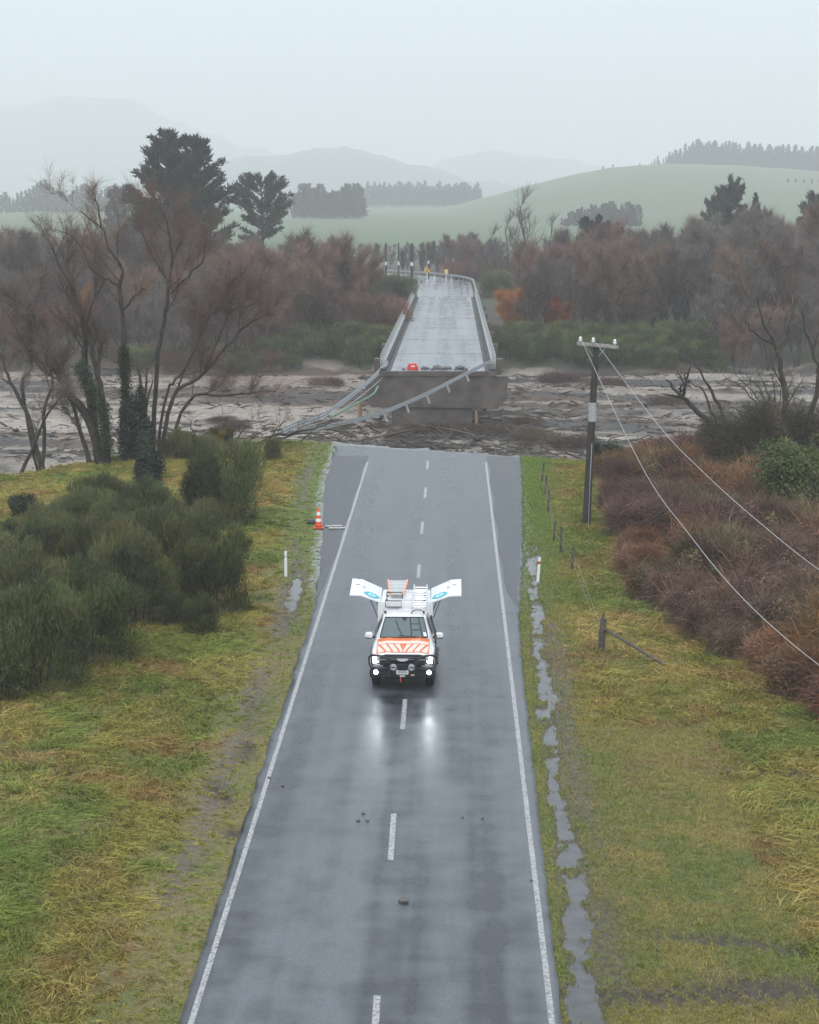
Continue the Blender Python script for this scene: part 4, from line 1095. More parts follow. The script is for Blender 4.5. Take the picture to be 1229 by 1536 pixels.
tall_bare = bare_tree_proto('pale_tree', 127, 10, 1, [(.2, .18, .17), (.17, .155, .15)], .7, 9, .05, 1.4)
for (a, t, Y) in ((797, 293, 345), (765, 325, 340), (745, 345, 338), (820, 330, 345)):
    p = at(a, t, Y); g = gz1(p[0], Y)
    place(tall_bare, p[0], Y, g, (p[2] - g) / 9.6, rr_.uniform(0, 6), 'tall pale bare tree rising above the wood right of the bridge', 'tree', 'tall pale trees right of the bridge')

# ------------------------------------------------------------------ willows on the near bank, left
def z3(a, b): return (a / 2.926, 180 + b / 2.926)
def z4(a, b): return (780 + a / 2.559, 480 + b / 2.559)
def traced_tree(name, label, stems, Y, seed, cols, base_px=None, per=22, tw=.022, tl=.9, r0=.2, dead=False, side=(4, 7), group=None, depth=1.6):
    "stems: [(radius scale, depth lean, [picture points])]; the distance is that of the ground the tree stands on"
    r = np.random.default_rng(seed); T = Tubes(); P = []
    bx, by, bz = at(base_px[0], base_px[1], Y)
    g = gz1(bx, Y)
    e = empty(name, (bx, Y, g), 0, label, 'tree', group)
    o = np.array([bx, Y, g])
    for (rs, dl, pts) in stems:
        n = len(pts)
        w = [np.array(at(a, b, Y + dl * depth * (i / max(1, n - 1)))) - o for i, (a, b) in enumerate(pts)]
        if w[0][2] < 1.2: w[0][2] = -.3
        sm = np.array([list(v) for v in smooth_pts([tuple(q) for q in w], 4)])
        sm[1:-1] += r.normal(size=(len(sm) - 2, 3)) * .04
        L = np.sum(np.linalg.norm(np.diff(sm, axis=0), axis=1))
        tt_ = np.linspace(0, 1, len(sm)); rad = r0 * rs * ((1 - tt_) ** .8 * .85 + .15); T.add(sm, rad, 7)
        if side[1] > 0:
            side_branches(T, sm, rad * .6, L * .36 + .3, 1, r, P, 2, .85, .12, side, .58, .3)
            P.append((sm[len(sm) // 2:], L * .3))
    link('trunk', T.mesh('trunk'), BARK, e)
    if per and P:
        V, q, t, c = twig_cloud(P, per, tl, tw, cols, r, ribbons=True, droop=.1, ref=1.6)
        link('crown', np_mesh('crown', V, q, t, c), TWIG, e)
    return e
WB = [(.18, .12, .09), (.15, .105, .09), (.20, .12, .085)]
traced_tree('bare_willow', 'tall forked willow with ivy on its stem at the river bank', [
    (1.0, 0, [(192, 672), z3(560, 1250), z3(545, 1000), z3(540, 850), z3(525, 730), z3(535, 660), z3(480, 560), z3(445, 470), z3(350, 400)]),
    (.5, 1, [z3(525, 730), z3(460, 690), z3(400, 650), z3(330, 520), z3(250, 480)]), (.4, -1, [z3(545, 830), z3(590, 775), z3(625, 740)]), (.4, .5, [z3(445, 470), z3(430, 380), z3(400, 300)])], 106, 301, WB, (192, 672), 52, .0105, 1.05, .17, side=(6, 9))
traced_tree('bare_willow', 'slender dark willow with brown crown before the tall pine', [
    (1.0, 0, [(229, 668), z3(685, 1080), z3(720, 880), z3(740, 740), z3(755, 580), z3(735, 450), z3(700, 380)]),
    (.5, 1, [z3(740, 730), z3(690, 630), z3(640, 540), z3(600, 440)]), (.5, -1, [z3(750, 760), z3(830, 680), z3(895, 600), z3(900, 480)]), (.4, .5, [z3(748, 640), z3(790, 540), z3(830, 460)])], 107.5, 302, [(.19, .125, .09), (.165, .115, .09)], (229, 668), 70, .0105, 1.1, .15, side=(6, 9))
traced_tree('bare_willow', 'willow leaning far out over the river with rising twigs', [
    (1.0, 0, [(240, 672), z3(760, 1220), z3(870, 1130), z3(1000, 990), z3(1070, 910), z3(1130, 870), z3(1215, 850)]),
    (.9, .8, [(246, 673), z3(830, 1230), z3(980, 1210), z3(1200, 1190)]), (.7, -.6, [(236, 671), z3(730, 1200), z3(790, 1120), z3(880, 950), z3(960, 790), z3(1040, 690)]), (.6, .5, [z3(900, 1100), z3(960, 960), z3(1020, 830), z3(1130, 800), z3(1150, 660)]), (.5, .5, [z3(760, 1220), z3(830, 1060), z3(900, 900), z3(950, 800)])], 106.5, 303, [(.19, .13, .10), (.165, .12, .10)], (240, 672), 74, .0105, 1.25, .13, side=(6, 9))
traced_tree('bare_willow', 'thick mossy willow trunks leaning over the flooded edge', [
    (1.5, 0, [(155, 682), z3(390, 1320), z3(300, 1190), z3(240, 1090), z3(180, 960), z3(110, 760)]), (1.2, .5, [(148, 682), z3(400, 1260), z3(370, 1100), z3(372, 930), z3(330, 760), z3(270, 660), z3(230, 560)]), (1.0, -.5, [(160, 680), z3(460, 1290), z3(430, 1120), z3(400, 1000), z3(390, 860), z3(460, 700)]), (.8, .3, [(140, 684), z3(330, 1300), z3(275, 1060)]), (.5, .3, [z3(300, 1190), z3(220, 1000), z3(120, 880), z3(20, 800)])], 104, 304, WB + OLIVE[:1], (155, 682), 54, .0105, 1.15, .2, side=(6, 9))
traced_tree('bare_willow', 'tangled low willow standing in the flood water', [
    (1.0, 0, [(62, 690), z3(130, 1320), z3(60, 1180), z3(10, 1060), z3(-60, 900)]), (.8, .5, [(66, 690), z3(190, 1300), z3(230, 1120), z3(150, 930), z3(100, 760)]), (.8, -.5, [(30, 690), z3(200, 1310), z3(285, 1195)]), (.6, .4, [(58, 690), z3(100, 1180), z3(140, 1060), z3(60, 900), z3(-20, 760)])], 103, 305, BROWN + OLIVE[:1], (62, 690), 58, .0105, 1.1, .15, side=(6, 9))
traced_tree('bare_willow', 'short broken willow stems between the forked and the slender willow', [
    (1.0, 0, [(208, 672), z3(620, 1180), z3(600, 1090)]), (.7, .5, [(212, 672), z3(640, 1150), z3(650, 1090)]), (.6, .5, [(214, 672), z3(655, 1200), z3(690, 1130)])], 105, 306, WB, (208, 672), 8, .02, .7, .15, side=(2, 4))
traced_tree('fallen_willow', 'dark fallen willow bough lying across the bank top beside the road end', [
    (1.0, 0, [(372, 668), (402, 656), (440, 650), (478, 640), (512, 628)]), (.7, .6, [(360, 664), (395, 668), (430, 655), (470, 648), (500, 642)]), (.5, .6, [(402, 656), (415, 640), (436, 628)]), (.5, -.5, [(440, 650), (462, 652), (500, 650)])], 112, 307, WB, (372, 668), 5, .02, .8, .11, side=(3, 5))
traced_tree('bare_bush', 'spiky bare thicket at the water edge beside the leaning willow', [
    (.6, 0, [(322, 662), (335, 640), (345, 622)]), (.6, .5, [(345, 662), (365, 645), (392, 630)]), (.6, -.5, [(300, 664), (290, 645), (285, 628)]), (.5, .3, [(360, 662), (385, 652), (415, 640)])], 110.5, 308, WB, (330, 664), 12, .02, .9, .09, side=(3, 5))

# ------------------------------------------------------------------ dead tree and stems on the right bank
traced_tree('dead_tree', 'dark dead tree leaning out over the river with bare forked limbs', [
    (1.5, 0, [z4(800, 500), z4(770, 440), z4(690, 360), z4(620, 290), z4(560, 230)]), (.7, .4, [z4(640, 305), z4(590, 290), z4(545, 283)]), (.7, -.4, [z4(625, 290), z4(640, 230), z4(655, 175)]), (.5, -.4, [z4(612, 280), z4(625, 240), z4(605, 195)]), (.5, .4, [z4(650, 240), z4(635, 215), z4(660, 160)]), (.6, .6, [z4(760, 440), z4(740, 350), z4(690, 260), z4(650, 240)]), (.9, -.4, [z4(800, 470), z4(775, 350), z4(720, 250), z4(665, 145)])], 97, 320, GREYISH, z4(800, 500), 0, r0=.15, side=(0, 0))
traced_tree('leafless_tree', 'tall thin trunk forking against the right wood', [
    (1.3, 0, [z4(1020, 460), z4(1022, 350), z4(1012, 220), z4(985, 100), z4(935, 10), (1135, 445)]), (.6, .5, [z4(990, 110), z4(1030, 60), z4(1040, 0), (1190, 455)]), (.5, -.5, [z4(985, 100), z4(900, 50), z4(860, -10)])], 95, 321, WB, z4(1020, 460), 7, .02, .8, .14, side=(3, 5))
traced_tree('leafless_tree', 'thin trunk rising from the vines next to the forking one', [
    (1.3, 0, [z4(1110, 470), z4(1115, 380), z4(1140, 270), z4(1145, 180), z4(1100, 40), z4(1085, -30)]), (.6, .5, [z4(1140, 200), z4(1170, 120), z4(1180, 30)])], 94, 322, WB, z4(1110, 470), 7, .02, .8, .13, side=(3, 5))
traced_tree('bare_bush', 'twiggy bare bush fanning out at the right water edge', [
    (.7, d_, [(1150 + i * 5, 622), (1145 + i * 9, 595), (1120 + i * 18, 560)]) for i, d_ in zip(range(-2, 6), (0, 1, -1, .5, -.5, 1, 0, -1))], 101, 323, GREYISH, (1160, 622), 14, .02, .9, .08, side=(4, 6))

# ------------------------------------------------------------------ shrubs on the near banks
BRM = [(.062, .076, .028), (.076, .09, .032), (.048, .06, .026), (.092, .096, .036)]
broom = [shrub_proto('broom_bush', 400 + k, 4.0, 3.4, 15000, BRM, 'broom', .062) for k in range(3)]
olive_b = shrub_proto('olive_bush', 404, 3.2, 2.6, 9000, [(.085, .085, .032), (.07, .075, .03), (.10, .09, .035)], 'broom', .06)
left_list = [  # picture x, picture y of the foot, width, height, kind, label
    (330, 785, 4.0, 3.9, 0, 'tall dark broom bush at the edge of the long grass, near the road end'),
    (322, 918, 2.9, 3.3, 1, 'dark broom bush standing out toward the road with a brown hem'),
    (250, 880, 3.4, 3.2, 2, 'dark broom bush in the hollow behind the outstanding one'),
    (285, 830, 2.6, 2.4, 0, 'broom bush filling the gap below the tall dark one'),
    (200, 930, 3.4, 3.2, 0, 'broom bush in the middle of the roadside thicket'),
    (140, 985, 3.4, 3.0, 1, 'broom bush with a brown foot on the lower thicket edge'),
    (60, 1030, 3.4, 3.2, 2, 'broom bush at the lowest corner of the thicket, its foot in straw grass'),
    (-15, 1040, 3.4, 3.2, 0, 'broom bush beyond the lowest thicket corner'),
    (30, 950, 3.6, 3.0, 1, 'broom bush behind the lowest thicket corner'),
    (110, 900, 3.6, 2.9, 2, 'olive tinged broom bush deep in the thicket'),
    (20, 870, 3.6, 2.6, 0, 'broad broom bush at the outer flank of the thicket'),
    (170, 850, 3.2, 2.4, 1, 'low broom bush at the heart of the thicket'),
    (215, 800, 3.2, 2.4, 2, 'broom bush below the blue-green sapling'),
    (130, 800, 3.6, 2.3, 0, 'grey-green broom bush at the upper thicket edge'),
    (70, 830, 3.0, 2.0, 1, 'short broom bush on the upper flank of the thicket'),
    (300, 950, 1.4, 1.3, 1, 'small twiggy broom seedling in the straw grass'),
    (255, 935, 1.8, 1.2, 2, 'low grey broom tuft at the thicket foot'),
    (150, 775, 3.0, 2.0, 2, 'pale broom bush by the open grass near the river'),
]
for (a, b, w, h, k, lab) in left_list:
    p = gp(a, b)
    place(broom[k], p[0], p[1], gz1(p[0], p[1]) - .05, w / 3.9, rr_.uniform(0, 6.28), lab, 'bush', 'broom thicket beside the road', sz=h / 3.4 * 1.08)
for (a, b, w, h, lab) in ((160, 868, 3.0, 2.5, 'olive yellow bush showing among the dark broom'), (95, 868, 2.6, 2.2, 'olive bush beside the yellow one in the thicket'), (300, 690, 3.0, 1.6, 'low grey-green bush at the river bank by the willows'), (265, 690, 2.6, 1.9, 'grey-green bush against the slender willow foot'), (410, 690, 1.2, 1.5, 'small olive bush by the fallen willow bough')):
    p = gp(a, b)
    place(olive_b, p[0], p[1], gz1(p[0], p[1]) - .05, w / 3.2, rr_.uniform(0, 6.28), lab, 'bush', sz=h / 2.6)
dk_round = shrub_proto('round_bush', 410, 2.0, 1.5, 6000, [(.028, .04, .02), (.036, .048, .024)], 'bush', .09)
p = gp(36, 768); place(dk_round, p[0], p[1], gz1(p[0], p[1]), .75, 0, 'small round dark bush alone on the pale grass', 'bush')
p = gp(912, 700); place(dk_round, p[0], p[1], gz1(p[0], p[1]), .95, 2, 'small round dark green bush right behind the power pole', 'bush')
p = gp(8, 832); place(dk_round, p[0], p[1], gz1(p[0], p[1]), 1.1, 4, 'dark round bush at the outer thicket flank by the silt', 'bush')
ivy_col = [(.034, .05, .03), (.045, .06, .032), (.03, .042, .028)]
sapl = shrub_proto('blue_green_sapling', 412, 1.7, 3.4, 9000, [(.03, .048, .034), (.038, .056, .04)], 'bush', .12)
for (a, b, s, sz_, lab) in ((222, 752, 1.0, 1.0, 'blue-green leafy sapling above the broom thicket'), (205, 690, 1.3, 1.05, 'ivy mound round the foot of the forked willow')):
    p = gp(a, b); place(sapl, p[0], p[1], gz1(p[0], p[1]), s, rr_.uniform(0, 6), lab, 'bush', sz=sz_)
# ivy climbing the willows
r = np.random.default_rng(77)
for (pts, Y, lab, wd, n) in (([(190, 672), z3(550, 1150), z3(543, 1000)], 105.7, 'green ivy climbing the stem of the forked willow', .38, 4200), ([(160, 680), z3(450, 1290), z3(400, 1180), z3(350, 1080)], 103.6, 'pale green ivy wrapping the thick mossy willow trunks', .55, 5200)):
    w = np.array([at(a, b, Y) for a, b in pts]); t = r.random(n) * (len(w) - 1.001); i = t.astype(int); f = (t - i)[:, None]
    d = unit(r.normal(size=(n, 3))); pp = w[i] * (1 - f) + w[i + 1] * f + d * wd * r.random((n, 1)) ** .5 * (1.1 - .3 * f) + r.normal(size=(n, 3)) * .08
    cc = np.asarray(ivy_col + [(.06, .075, .035)])[r.integers(0, 4, n)] * r.uniform(.7, 1.3, (n, 1))
    V, q, c = leaves(pp, d + r.normal(size=(n, 3)) * .5, .12 * r.uniform(.7, 1.4, n), cc, r)
    tag(link('ivy', np_mesh('ivy', V, q, None, c), VEG), lab, 'ivy')
# yellow-flowered gorse by the bank
gorse = shrub_proto('gorse_bush', 415, 2.0, 1.4, 5000, [(.07, .075, .028), (.06, .065, .026), (.22, .16, .02)], 'broom', .05)
p = gp(330, 672); place(gorse, p[0], p[1], gz1(p[0], p[1]), 1.0, 1, 'gorse bush with yellow flowers at the bank top', 'bush')

# brambles, right
BRB = [(.16, .10, .072), (.19, .115, .078), (.13, .09, .072), (.23, .13, .07), (.17, .14, .07)]
bram = [shrub_proto('bramble_mound', 420 + k, 3.6, 1.9, 13000, (BRB, BRB[:3], BRB[1:] + [(.30, .13, .06)])[k], 'bramble', .085) for k in range(3)]
_ex = [680, 720, 760, 800, 850, 900, 960, 1010, 1060, 1100]; _ew = [880, 885, 893, 903, 912, 955, 1030, 1110, 1185, 1260]
spots = []
for b in range(712, 1110, 20):
    x0 = np.interp(b, _ex, _ew)
    step = 2.1 * F_PX / (gp(900, b)[1] + 3)
    a = x0 + step * .55 + rr_.uniform(0, 14)
    while a < 1290:
        spots.append((a, b + rr_.uniform(-8, 8), a - x0)); a += step * rr_.uniform(.85, 1.2)
pl_done = []
for (a, b, edge) in spots:
    p = gp(a, b)
    if any(math.hypot(p[0] - q[0], p[1] - q[1]) < 1.75 for q in pl_done): continue
    pl_done.append(p)
    s = rr_.uniform(.8, 1.1) * (.72 if edge < 90 else 1.0)
    red = float(fbm(np.array([p[0] * .2]), np.array([p[1] * .1]), 97, 3)[0])
    k = 2 if (red > .5 or (a > 1130 and b > 900 and red > .42)) else (1 if red < .43 else 0)
    place(bram[k], p[0], p[1], gz1(p[0], p[1]) - .08, s, rr_.uniform(0, 6.28), ('brown bramble mound in the tangle below the drooping wires', 'purple-brown bramble mound in the tangle below the drooping wires', 'rust red bramble mound in the tangle below the drooping wires')[k], 'bramble', ('brown bramble mounds', 'purple-brown bramble mounds', 'rust red bramble mounds')[k], sz=s * rr_.uniform(.85, 1.15))
vine = shrub_proto('vine_mound', 430, 4.2, 4.0, 26000, [(.085, .064, .052), (.11, .075, .056), (.07, .07, .045), (.13, .09, .062)], 'bramble', .08)
for (a, b, s, sz_, lab) in ((1110, 690, .95, 1.0, 'tall stump mound smothered in dark brown vines under the dead tree'), (1165, 700, 1.0, 1.1, 'vine-covered mound at the foot of the forking trunk'), (1225, 690, 1.0, .95, 'vine-covered mound at the foot of the second thin trunk')):
    p = at(a, b, 94); place(vine, p[0], 94, gz1(p[0], 94) - .1, s, rr_.uniform(0, 6), lab, 'vines', sz=sz_)
evg = shrub_proto('leafy_bush', 432, 3.4, 3.0, 12000, [(.11, .135, .045), (.085, .105, .04), (.14, .155, .05)], 'bush', .10)
p = gp(1208, 800); place(evg, p[0], p[1], gz1(p[0], p[1]) + .2, 1.3, 1, 'leafy olive green bush beside the vine mounds', 'bush')
gp_l = shrub_proto('green_bush', 433, 2.0, 1.3, 5000, [(.04, .06, .026), (.05, .07, .03)], 'broom', .06)
for (a, b, s, lab) in ((1012, 745, 1.0, 'fresh green bush among the brambles near the water'), (1040, 770, .8, 'lower green bush beside the fresh one among the brambles'), (1010, 700, .8, 'green bush at the river lip before the vine mounds')):
    p = gp(a, b); place(gp_l, p[0], p[1], gz1(p[0], p[1]) + .3, s, rr_.uniform(0, 6), lab, 'bush')

# ------------------------------------------------------------------ grass
def in_thicket(x, y):
    m = np.zeros(x.shape, bool)
    for (a, b, w, h, k, _l) in left_list:
        p = gp(a, b); m |= ((x - p[0]) ** 2 + (y - p[1]) ** 2) < (w * .33) ** 2
    for p in pl_done: m |= ((x - p[0]) ** 2 + (y - p[1]) ** 2) < 1.1 ** 2
    return m
def scatter(n, side, r):
    "points in view on one verge, thinning out with distance"
    out = []
    while sum(len(o) for o in out) < n:
        k = n
        y = 30.5 + (112 - 30.5) * r.random(k) ** 1.55
        half = 615 / F_PX * (y + 3) * 1.04
        if side < 0: x0 = CAM_X - half - y * .0235; x1 = -seal_l(y) + .03
        else: x1 = CAM_X + half - y * .0235; x0 = seal_r(y) - .03
        x = x0 + (x1 - x0) * r.random(k)
        keep = r.random(k) < np.abs(x1 - x0) / 22
        x, y = x[keep], y[keep]
        m = (y < bank_y(x) - .1) & ~in_thicket(x, y)
        out.append(np.stack([x[m], y[m]], 1))
    return np.concatenate(out)[:n]
def grass_colour(x, y, r, tone):
    n = len(x)
    n1 = fbm(x * .45, y * .3, 40, 4); n2 = fbm(x * 1.4, y * 1.0, 144, 3); n3 = fbm(x * .13, y * .10, 148, 3)
    green = np.array([.175, .205, .042]); olive = np.array([.27, .235, .058]); straw = np.array([.40, .29, .10]); rust = np.array([.28, .165, .065]); lush = np.array([.12, .20, .04])
    c = np.broadcast_to(olive, (n, 3)).copy()
    c = mixc(c, green, sstep(.44, .58, n1) * .95)
    c = mixc(c, straw, sstep(.52, .66, n2 * .55 + n3 * .45) * tone)
    c = mixc(c, rust, sstep(.62, .74, fbm(x * .8, y * .6, 152, 3)) * tone)
    c = mixc(c, lush, sstep(.63, .72, fbm(x * .4, y * .25, 156, 3)) * .6)
    off = np.where(x > 0, x - seal_r(y), -x - seal_l(y))
    c = mixc(c, np.array([.20, .235, .046]), sstep(1.4, .2, off) * .75)
    c = mixc(c, np.array([.15, .23, .045]), sstep(2.2, .8, off) * sstep(62, 78, y) * .8)
    return c * 1.28 * r.uniform(.72, 1.28, (n, 1))
r = np.random.default_rng(501)
# long lodged tussocks on the left, and along the fence on the right
def tussocks(name, label, nt_, per, side, hgt, r, filt=None):
    c0 = scatter(nt_, side, r)
    if filt is not None: c0 = c0[filt(c0[:, 0], c0[:, 1])]
    x, y = c0[:, 0], c0[:, 1]
    off = np.where(x > 0, x - seal_r(y), -x - seal_l(y))
    size = hgt * (.25 + .75 * sstep(1.0, 2.6, off)) * r.uniform(.6, 1.35, len(x))
    flow = fbm(x * .25, y * .2, 160, 3) * 9 + 1.0
    ra_ = r.random(len(x)) * 6.28; fd = np.stack([np.cos(flow), np.sin(flow)], 1) * .45 + np.stack([np.cos(ra_), np.sin(ra_)], 1) * .5 + np.array([.2, -.35])
    col = grass_colour(x, y, r, .85)
    P = np.repeat(c0, per, 0) + r.normal(size=(len(x) * per, 2)) * np.repeat(size, per)[:, None] * .34
    n = len(P); z = gz(P[:, 0], P[:, 1])
    offp = np.where(P[:, 0] > 0, P[:, 0] - seal_r(P[:, 1]), -P[:, 0] - seal_l(P[:, 1])); ok = ((z > PUD - .015) | (offp > 1.7)) & (offp > -.04)
    D = np.concatenate([np.repeat(fd, per, 0) * .55 + r.normal(size=(n, 2)) * .45, np.full((n, 1), 1.0)], 1)
    bend = np.concatenate([np.repeat(fd, per, 0) * .55 + r.normal(size=(n, 2)) * .18, np.full((n, 1), -.5)], 1)
    L = np.repeat(size, per) * r.uniform(.6, 1.25, n); W = (.011 + .00022 * P[:, 1]) * r.uniform(.7, 1.3, n)
    c = np.repeat(col, per, 0) * r.uniform(.8, 1.2, (n, 1))
    B = np.stack([P[:, 0], P[:, 1], z - .02], 1)
    V, q, t, cc = blades(B[ok], D[ok], L[ok], W[ok], c[ok] * .5, bend[ok], c[ok] * 1.45, r)  # shadow between tussocks painted into the colour: dark blade feet, bright tips
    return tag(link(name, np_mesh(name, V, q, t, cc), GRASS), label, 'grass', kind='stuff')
tussocks('long_grass', 'long lodged tussock grass on the verge by the broom thicket', 8000, 26, -1, .44, r)
def fence_zone(x, y): return (x > 5.2 + .0 * y) & (y > 52) | (x > 8.5)
tussocks('rough_grass', 'rough straw-tipped grass along the ruined fence and brambles', 4600, 20, 1, .46, r, fence_zone)
# short turf
for (side, n, name, lab) in ((-1, 60000, 'verge_turf', 'short green turf along the left seal edge'), (1, 290000, 'mown_turf', 'short olive turf with muddy ruts right of the puddle')):
    c0 = scatter(n, side, r); x, y = c0[:, 0], c0[:, 1]; z = gz(x, y)
    gcl = ground_colour(x, y, z)
    muddy = np.clip(ditch(x, y) * 12, 0, 1)
    rm, rt = rut_mask(x, y); muddy = np.maximum(muddy, np.clip(rm * .6 + rt, 0, 1.15))
    offp = np.where(x > 0, x - seal_r(y), -x - seal_l(y)); muddy = np.maximum(muddy, np.where(x > 0, .8 * np.exp(-((offp - 1.05) / .4) ** 2) * sstep(.40, .56, fbm(x * .8, y * .2, 53, 3)) * sstep(75, 60, y), .8 * np.exp(-((offp - 1.0) / .35) ** 2) * sstep(.45, .6, fbm(x * .8, y * .22, 50, 3)))); ok = ((z > PUD - .012) | (offp > 1.7) | ((z > PUD - .045) & (fbm(x * 5, y * 4, 170, 2) > .6))) & (r.random(len(x)) > muddy * .8)
    x, y, z = x[ok], y[ok], z[ok]; k = len(x)
    c = grass_colour(x, y, r, .6) * (.84 if side > 0 else 1)
    D = np.concatenate([r.normal(size=(k, 2)) * .6, np.full((k, 1), .8)], 1)
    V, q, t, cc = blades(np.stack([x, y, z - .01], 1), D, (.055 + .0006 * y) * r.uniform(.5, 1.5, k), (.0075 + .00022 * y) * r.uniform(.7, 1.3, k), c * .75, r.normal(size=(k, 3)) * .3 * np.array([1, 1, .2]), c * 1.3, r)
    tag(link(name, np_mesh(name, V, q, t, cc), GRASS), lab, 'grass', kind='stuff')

# ------------------------------------------------------------------ what the flood left behind
r = np.random.default_rng(601)
n = 5200
x = r.uniform(-48, 55, n); y = r.uniform(112, 208, n); z = river_h(x, y)
ok = (z > WATER - .12) & (y > bank_y(x) + 3)
dens = fbm(x * .06, y * .2, 60, 3) + fbm(x * .3, y * .6, 164, 3) * .6
ok &= dens > .72
x, y, z = x[ok], y[ok], z[ok]; n = len(x)
xe = r.normal(0, 9, 1500) - 1; ye = r.normal(0, 9, 1500) + 146; ze = river_h(xe, ye); oke = ye > bank_y(xe) + 4
x = np.concatenate([x, xe[oke]]); y = np.concatenate([y, ye[oke]]); z = np.concatenate([z, ze[oke]]); n = len(x)
T = Tubes()
for i in range(n):
    L = r.lognormal(.0, .6); a = r.normal() * .6; d = np.array([math.cos(a), math.sin(a), r.normal() * .22])
    rad = .025 + .05 * r.random() * min(2, L)
    p0 = np.array([x[i], y[i], max(z[i], WATER) + .08])
    T.add(np.stack([p0 - d * L * .5, p0 + r.normal(size=3) * .06 * L, p0 + d * L * .5]), [rad, rad * .9, rad * .4], 5)
DRIFT = mat('driftwood', (.10, .08, .066), .85, noise=.6, scale=.6)
tag(link('driftwood', T.mesh('driftwood'), DRIFT), 'scattered flood driftwood and slash on the river bars', 'driftwood', kind='stuff')
# stones and clods on the bars
n = 4200
x = r.uniform(-48, 55, n); y = r.uniform(112, 207, n); z = river_h(x, y)
ok = (z > WATER - .1) & (y > bank_y(x) + 2.5); x, y, z = x[ok], y[ok], z[ok]; n = len(x)
base = np.array([[1, 0, 0], [-.5, .87, 0], [-.5, -.87, 0], [0, 0, .9], [.2, .1, -.5], [-.6, 0, .5]])
V = np.repeat(base[None], n, 0) * r.uniform(.6, 1.3, (n, 6, 3)); an = r.random(n) * 6.28
V = np.stack([V[..., 0] * np.cos(an)[:, None] - V[..., 1] * np.sin(an)[:, None], V[..., 0] * np.sin(an)[:, None] + V[..., 1] * np.cos(an)[:, None], V[..., 2]], -1)
S = r.lognormal(-2.25, .5, n); V = V * S[:, None, None] * np.array([1.5, 1, .8]) + np.stack([x, y, z + S * .2], 1)[:, None, :]
tr = np.array([[0, 1, 3], [1, 2, 5], [1, 5, 3], [2, 0, 3], [2, 3, 5], [0, 4, 1], [1, 4, 2], [2, 4, 0]])
tr = (np.arange(n)[:, None, None] * 6 + tr[None]).reshape(-1, 3)
cl = np.array([(.085, .075, .068), (.06, .054, .05), (.14, .12, .105), (.08, .055, .042)])[r.integers(0, 4, n)]
cl = np.repeat(cl, 6, 0)
tag(link('river_stones', np_mesh('river_stones', V.reshape(-1, 3), None, tr, cl), GRASS), 'dark stones and clods strewn over the gravel bars', 'stones', kind='stuff')
# brown heaps of roots and brush against the broken pier and along the bars
heap = shrub_proto('brush_heap', 440, 4.0, 1.1, 5000, [(.10, .062, .042), (.08, .055, .04), (.12, .08, .055)], 'bramble', .075, 'brush')
for (a, b, s, lab) in ((640, 648, 1.0, 'brown heap of flood brush at the foot of the broken pier'), (690, 652, 1.3, 'wide heap of roots against the pier wall'), (735, 655, 1.1, 'flood brush heap right of the broken pier'), (600, 655, .8, 'small brush heap left of the pier wall'), (500, 640, 1.0, 'brown brush heap below the hanging rails'), (800, 668, 1.4, 'long brown brush heap just past the road end'), (860, 672, 1.2, 'brush heap on the bar behind the power pole'), (790, 640, .9, 'low brush heap on the dark bar right of the pier'), (840, 575, 1.5, 'brown brush heap out on the far gravel bar'), (910, 580, 1.3, 'brown brush heap on the far bar beyond the pole top'), (490, 575, 1.2, 'brush heap on the far bar left of the pier'), (1000, 610, 1.1, 'brush heap in midstream before the dead tree'), (350, 640, 1.0, 'rusty brush heap at the water edge by the leaning willow'), (330, 632, .9, 'smaller rusty brush heap by the leaning willow')):
    p = gp(a, b, BED + .3)
    zz = max(gz1(p[0], p[1]), WATER) - .1
    place(heap, p[0], p[1], zz, s, rr_.uniform(0, 6), lab, 'brush heap', sz=s * .62)
for (a, b, ln, rz_, lab) in ((539, 618, 1.6, 1.3, 'pale snapped log end sticking up below the hanging rail'), (714, 634, 1.4, 1.5, 'short pale timber stake standing by the pier foot')):
    p = gp(a, b + 12, BED + .2); s = MB().tube([(0, 0, -.3), (.05, .05, ln * .5), (.02, 0, ln)], [.22 if ln > 1.5 else .12, .2 if ln > 1.5 else .11, .17 if ln > 1.5 else .1], 8)
    o = s.build('pale_log', mat('fresh_wood', (.38, .24, .14), .8, noise=.4, scale=4)); o.location = (p[0], p[1], max(gz1(p[0], p[1]), WATER)); tag(o, lab, 'log')
# clods and leaves on the road
CLOD = mat('mud_clod', (.17, .105, .04), .9, noise=.5, scale=20)
for k, (a, b, s, lab) in enumerate(((605, 1354, .14, 'yellow-brown clod of turf lying on the wet road'), (545, 1222, .06, 'small dark clod on the road before the headlight glare'), (538, 1233, .075, 'flat muddy clod by the small dark one'), (551, 1233, .06, 'thin mud crumb beside the flat clod'), (694, 1228, .05, 'mud crumb on the right lane'), (724, 1229, .05, 'dark pebble right of the mud crumb'), (797, 1322, .05, 'dark pebble by the right edge line'), (424, 1180, .05, 'pebble inside the left edge line'), (404, 1168, .07, 'mud clod on the left edge line'))):
    p = gp(a, b); o = link('mud_clod', rocks[k % 5], CLOD); o.location = (p[0], p[1], rz_at(p[0], p[1]) + s * .2); o.scale = (s, s * .9, s * .75); o.rotation_euler = (0, 0, k); tag(o, lab, 'clod')

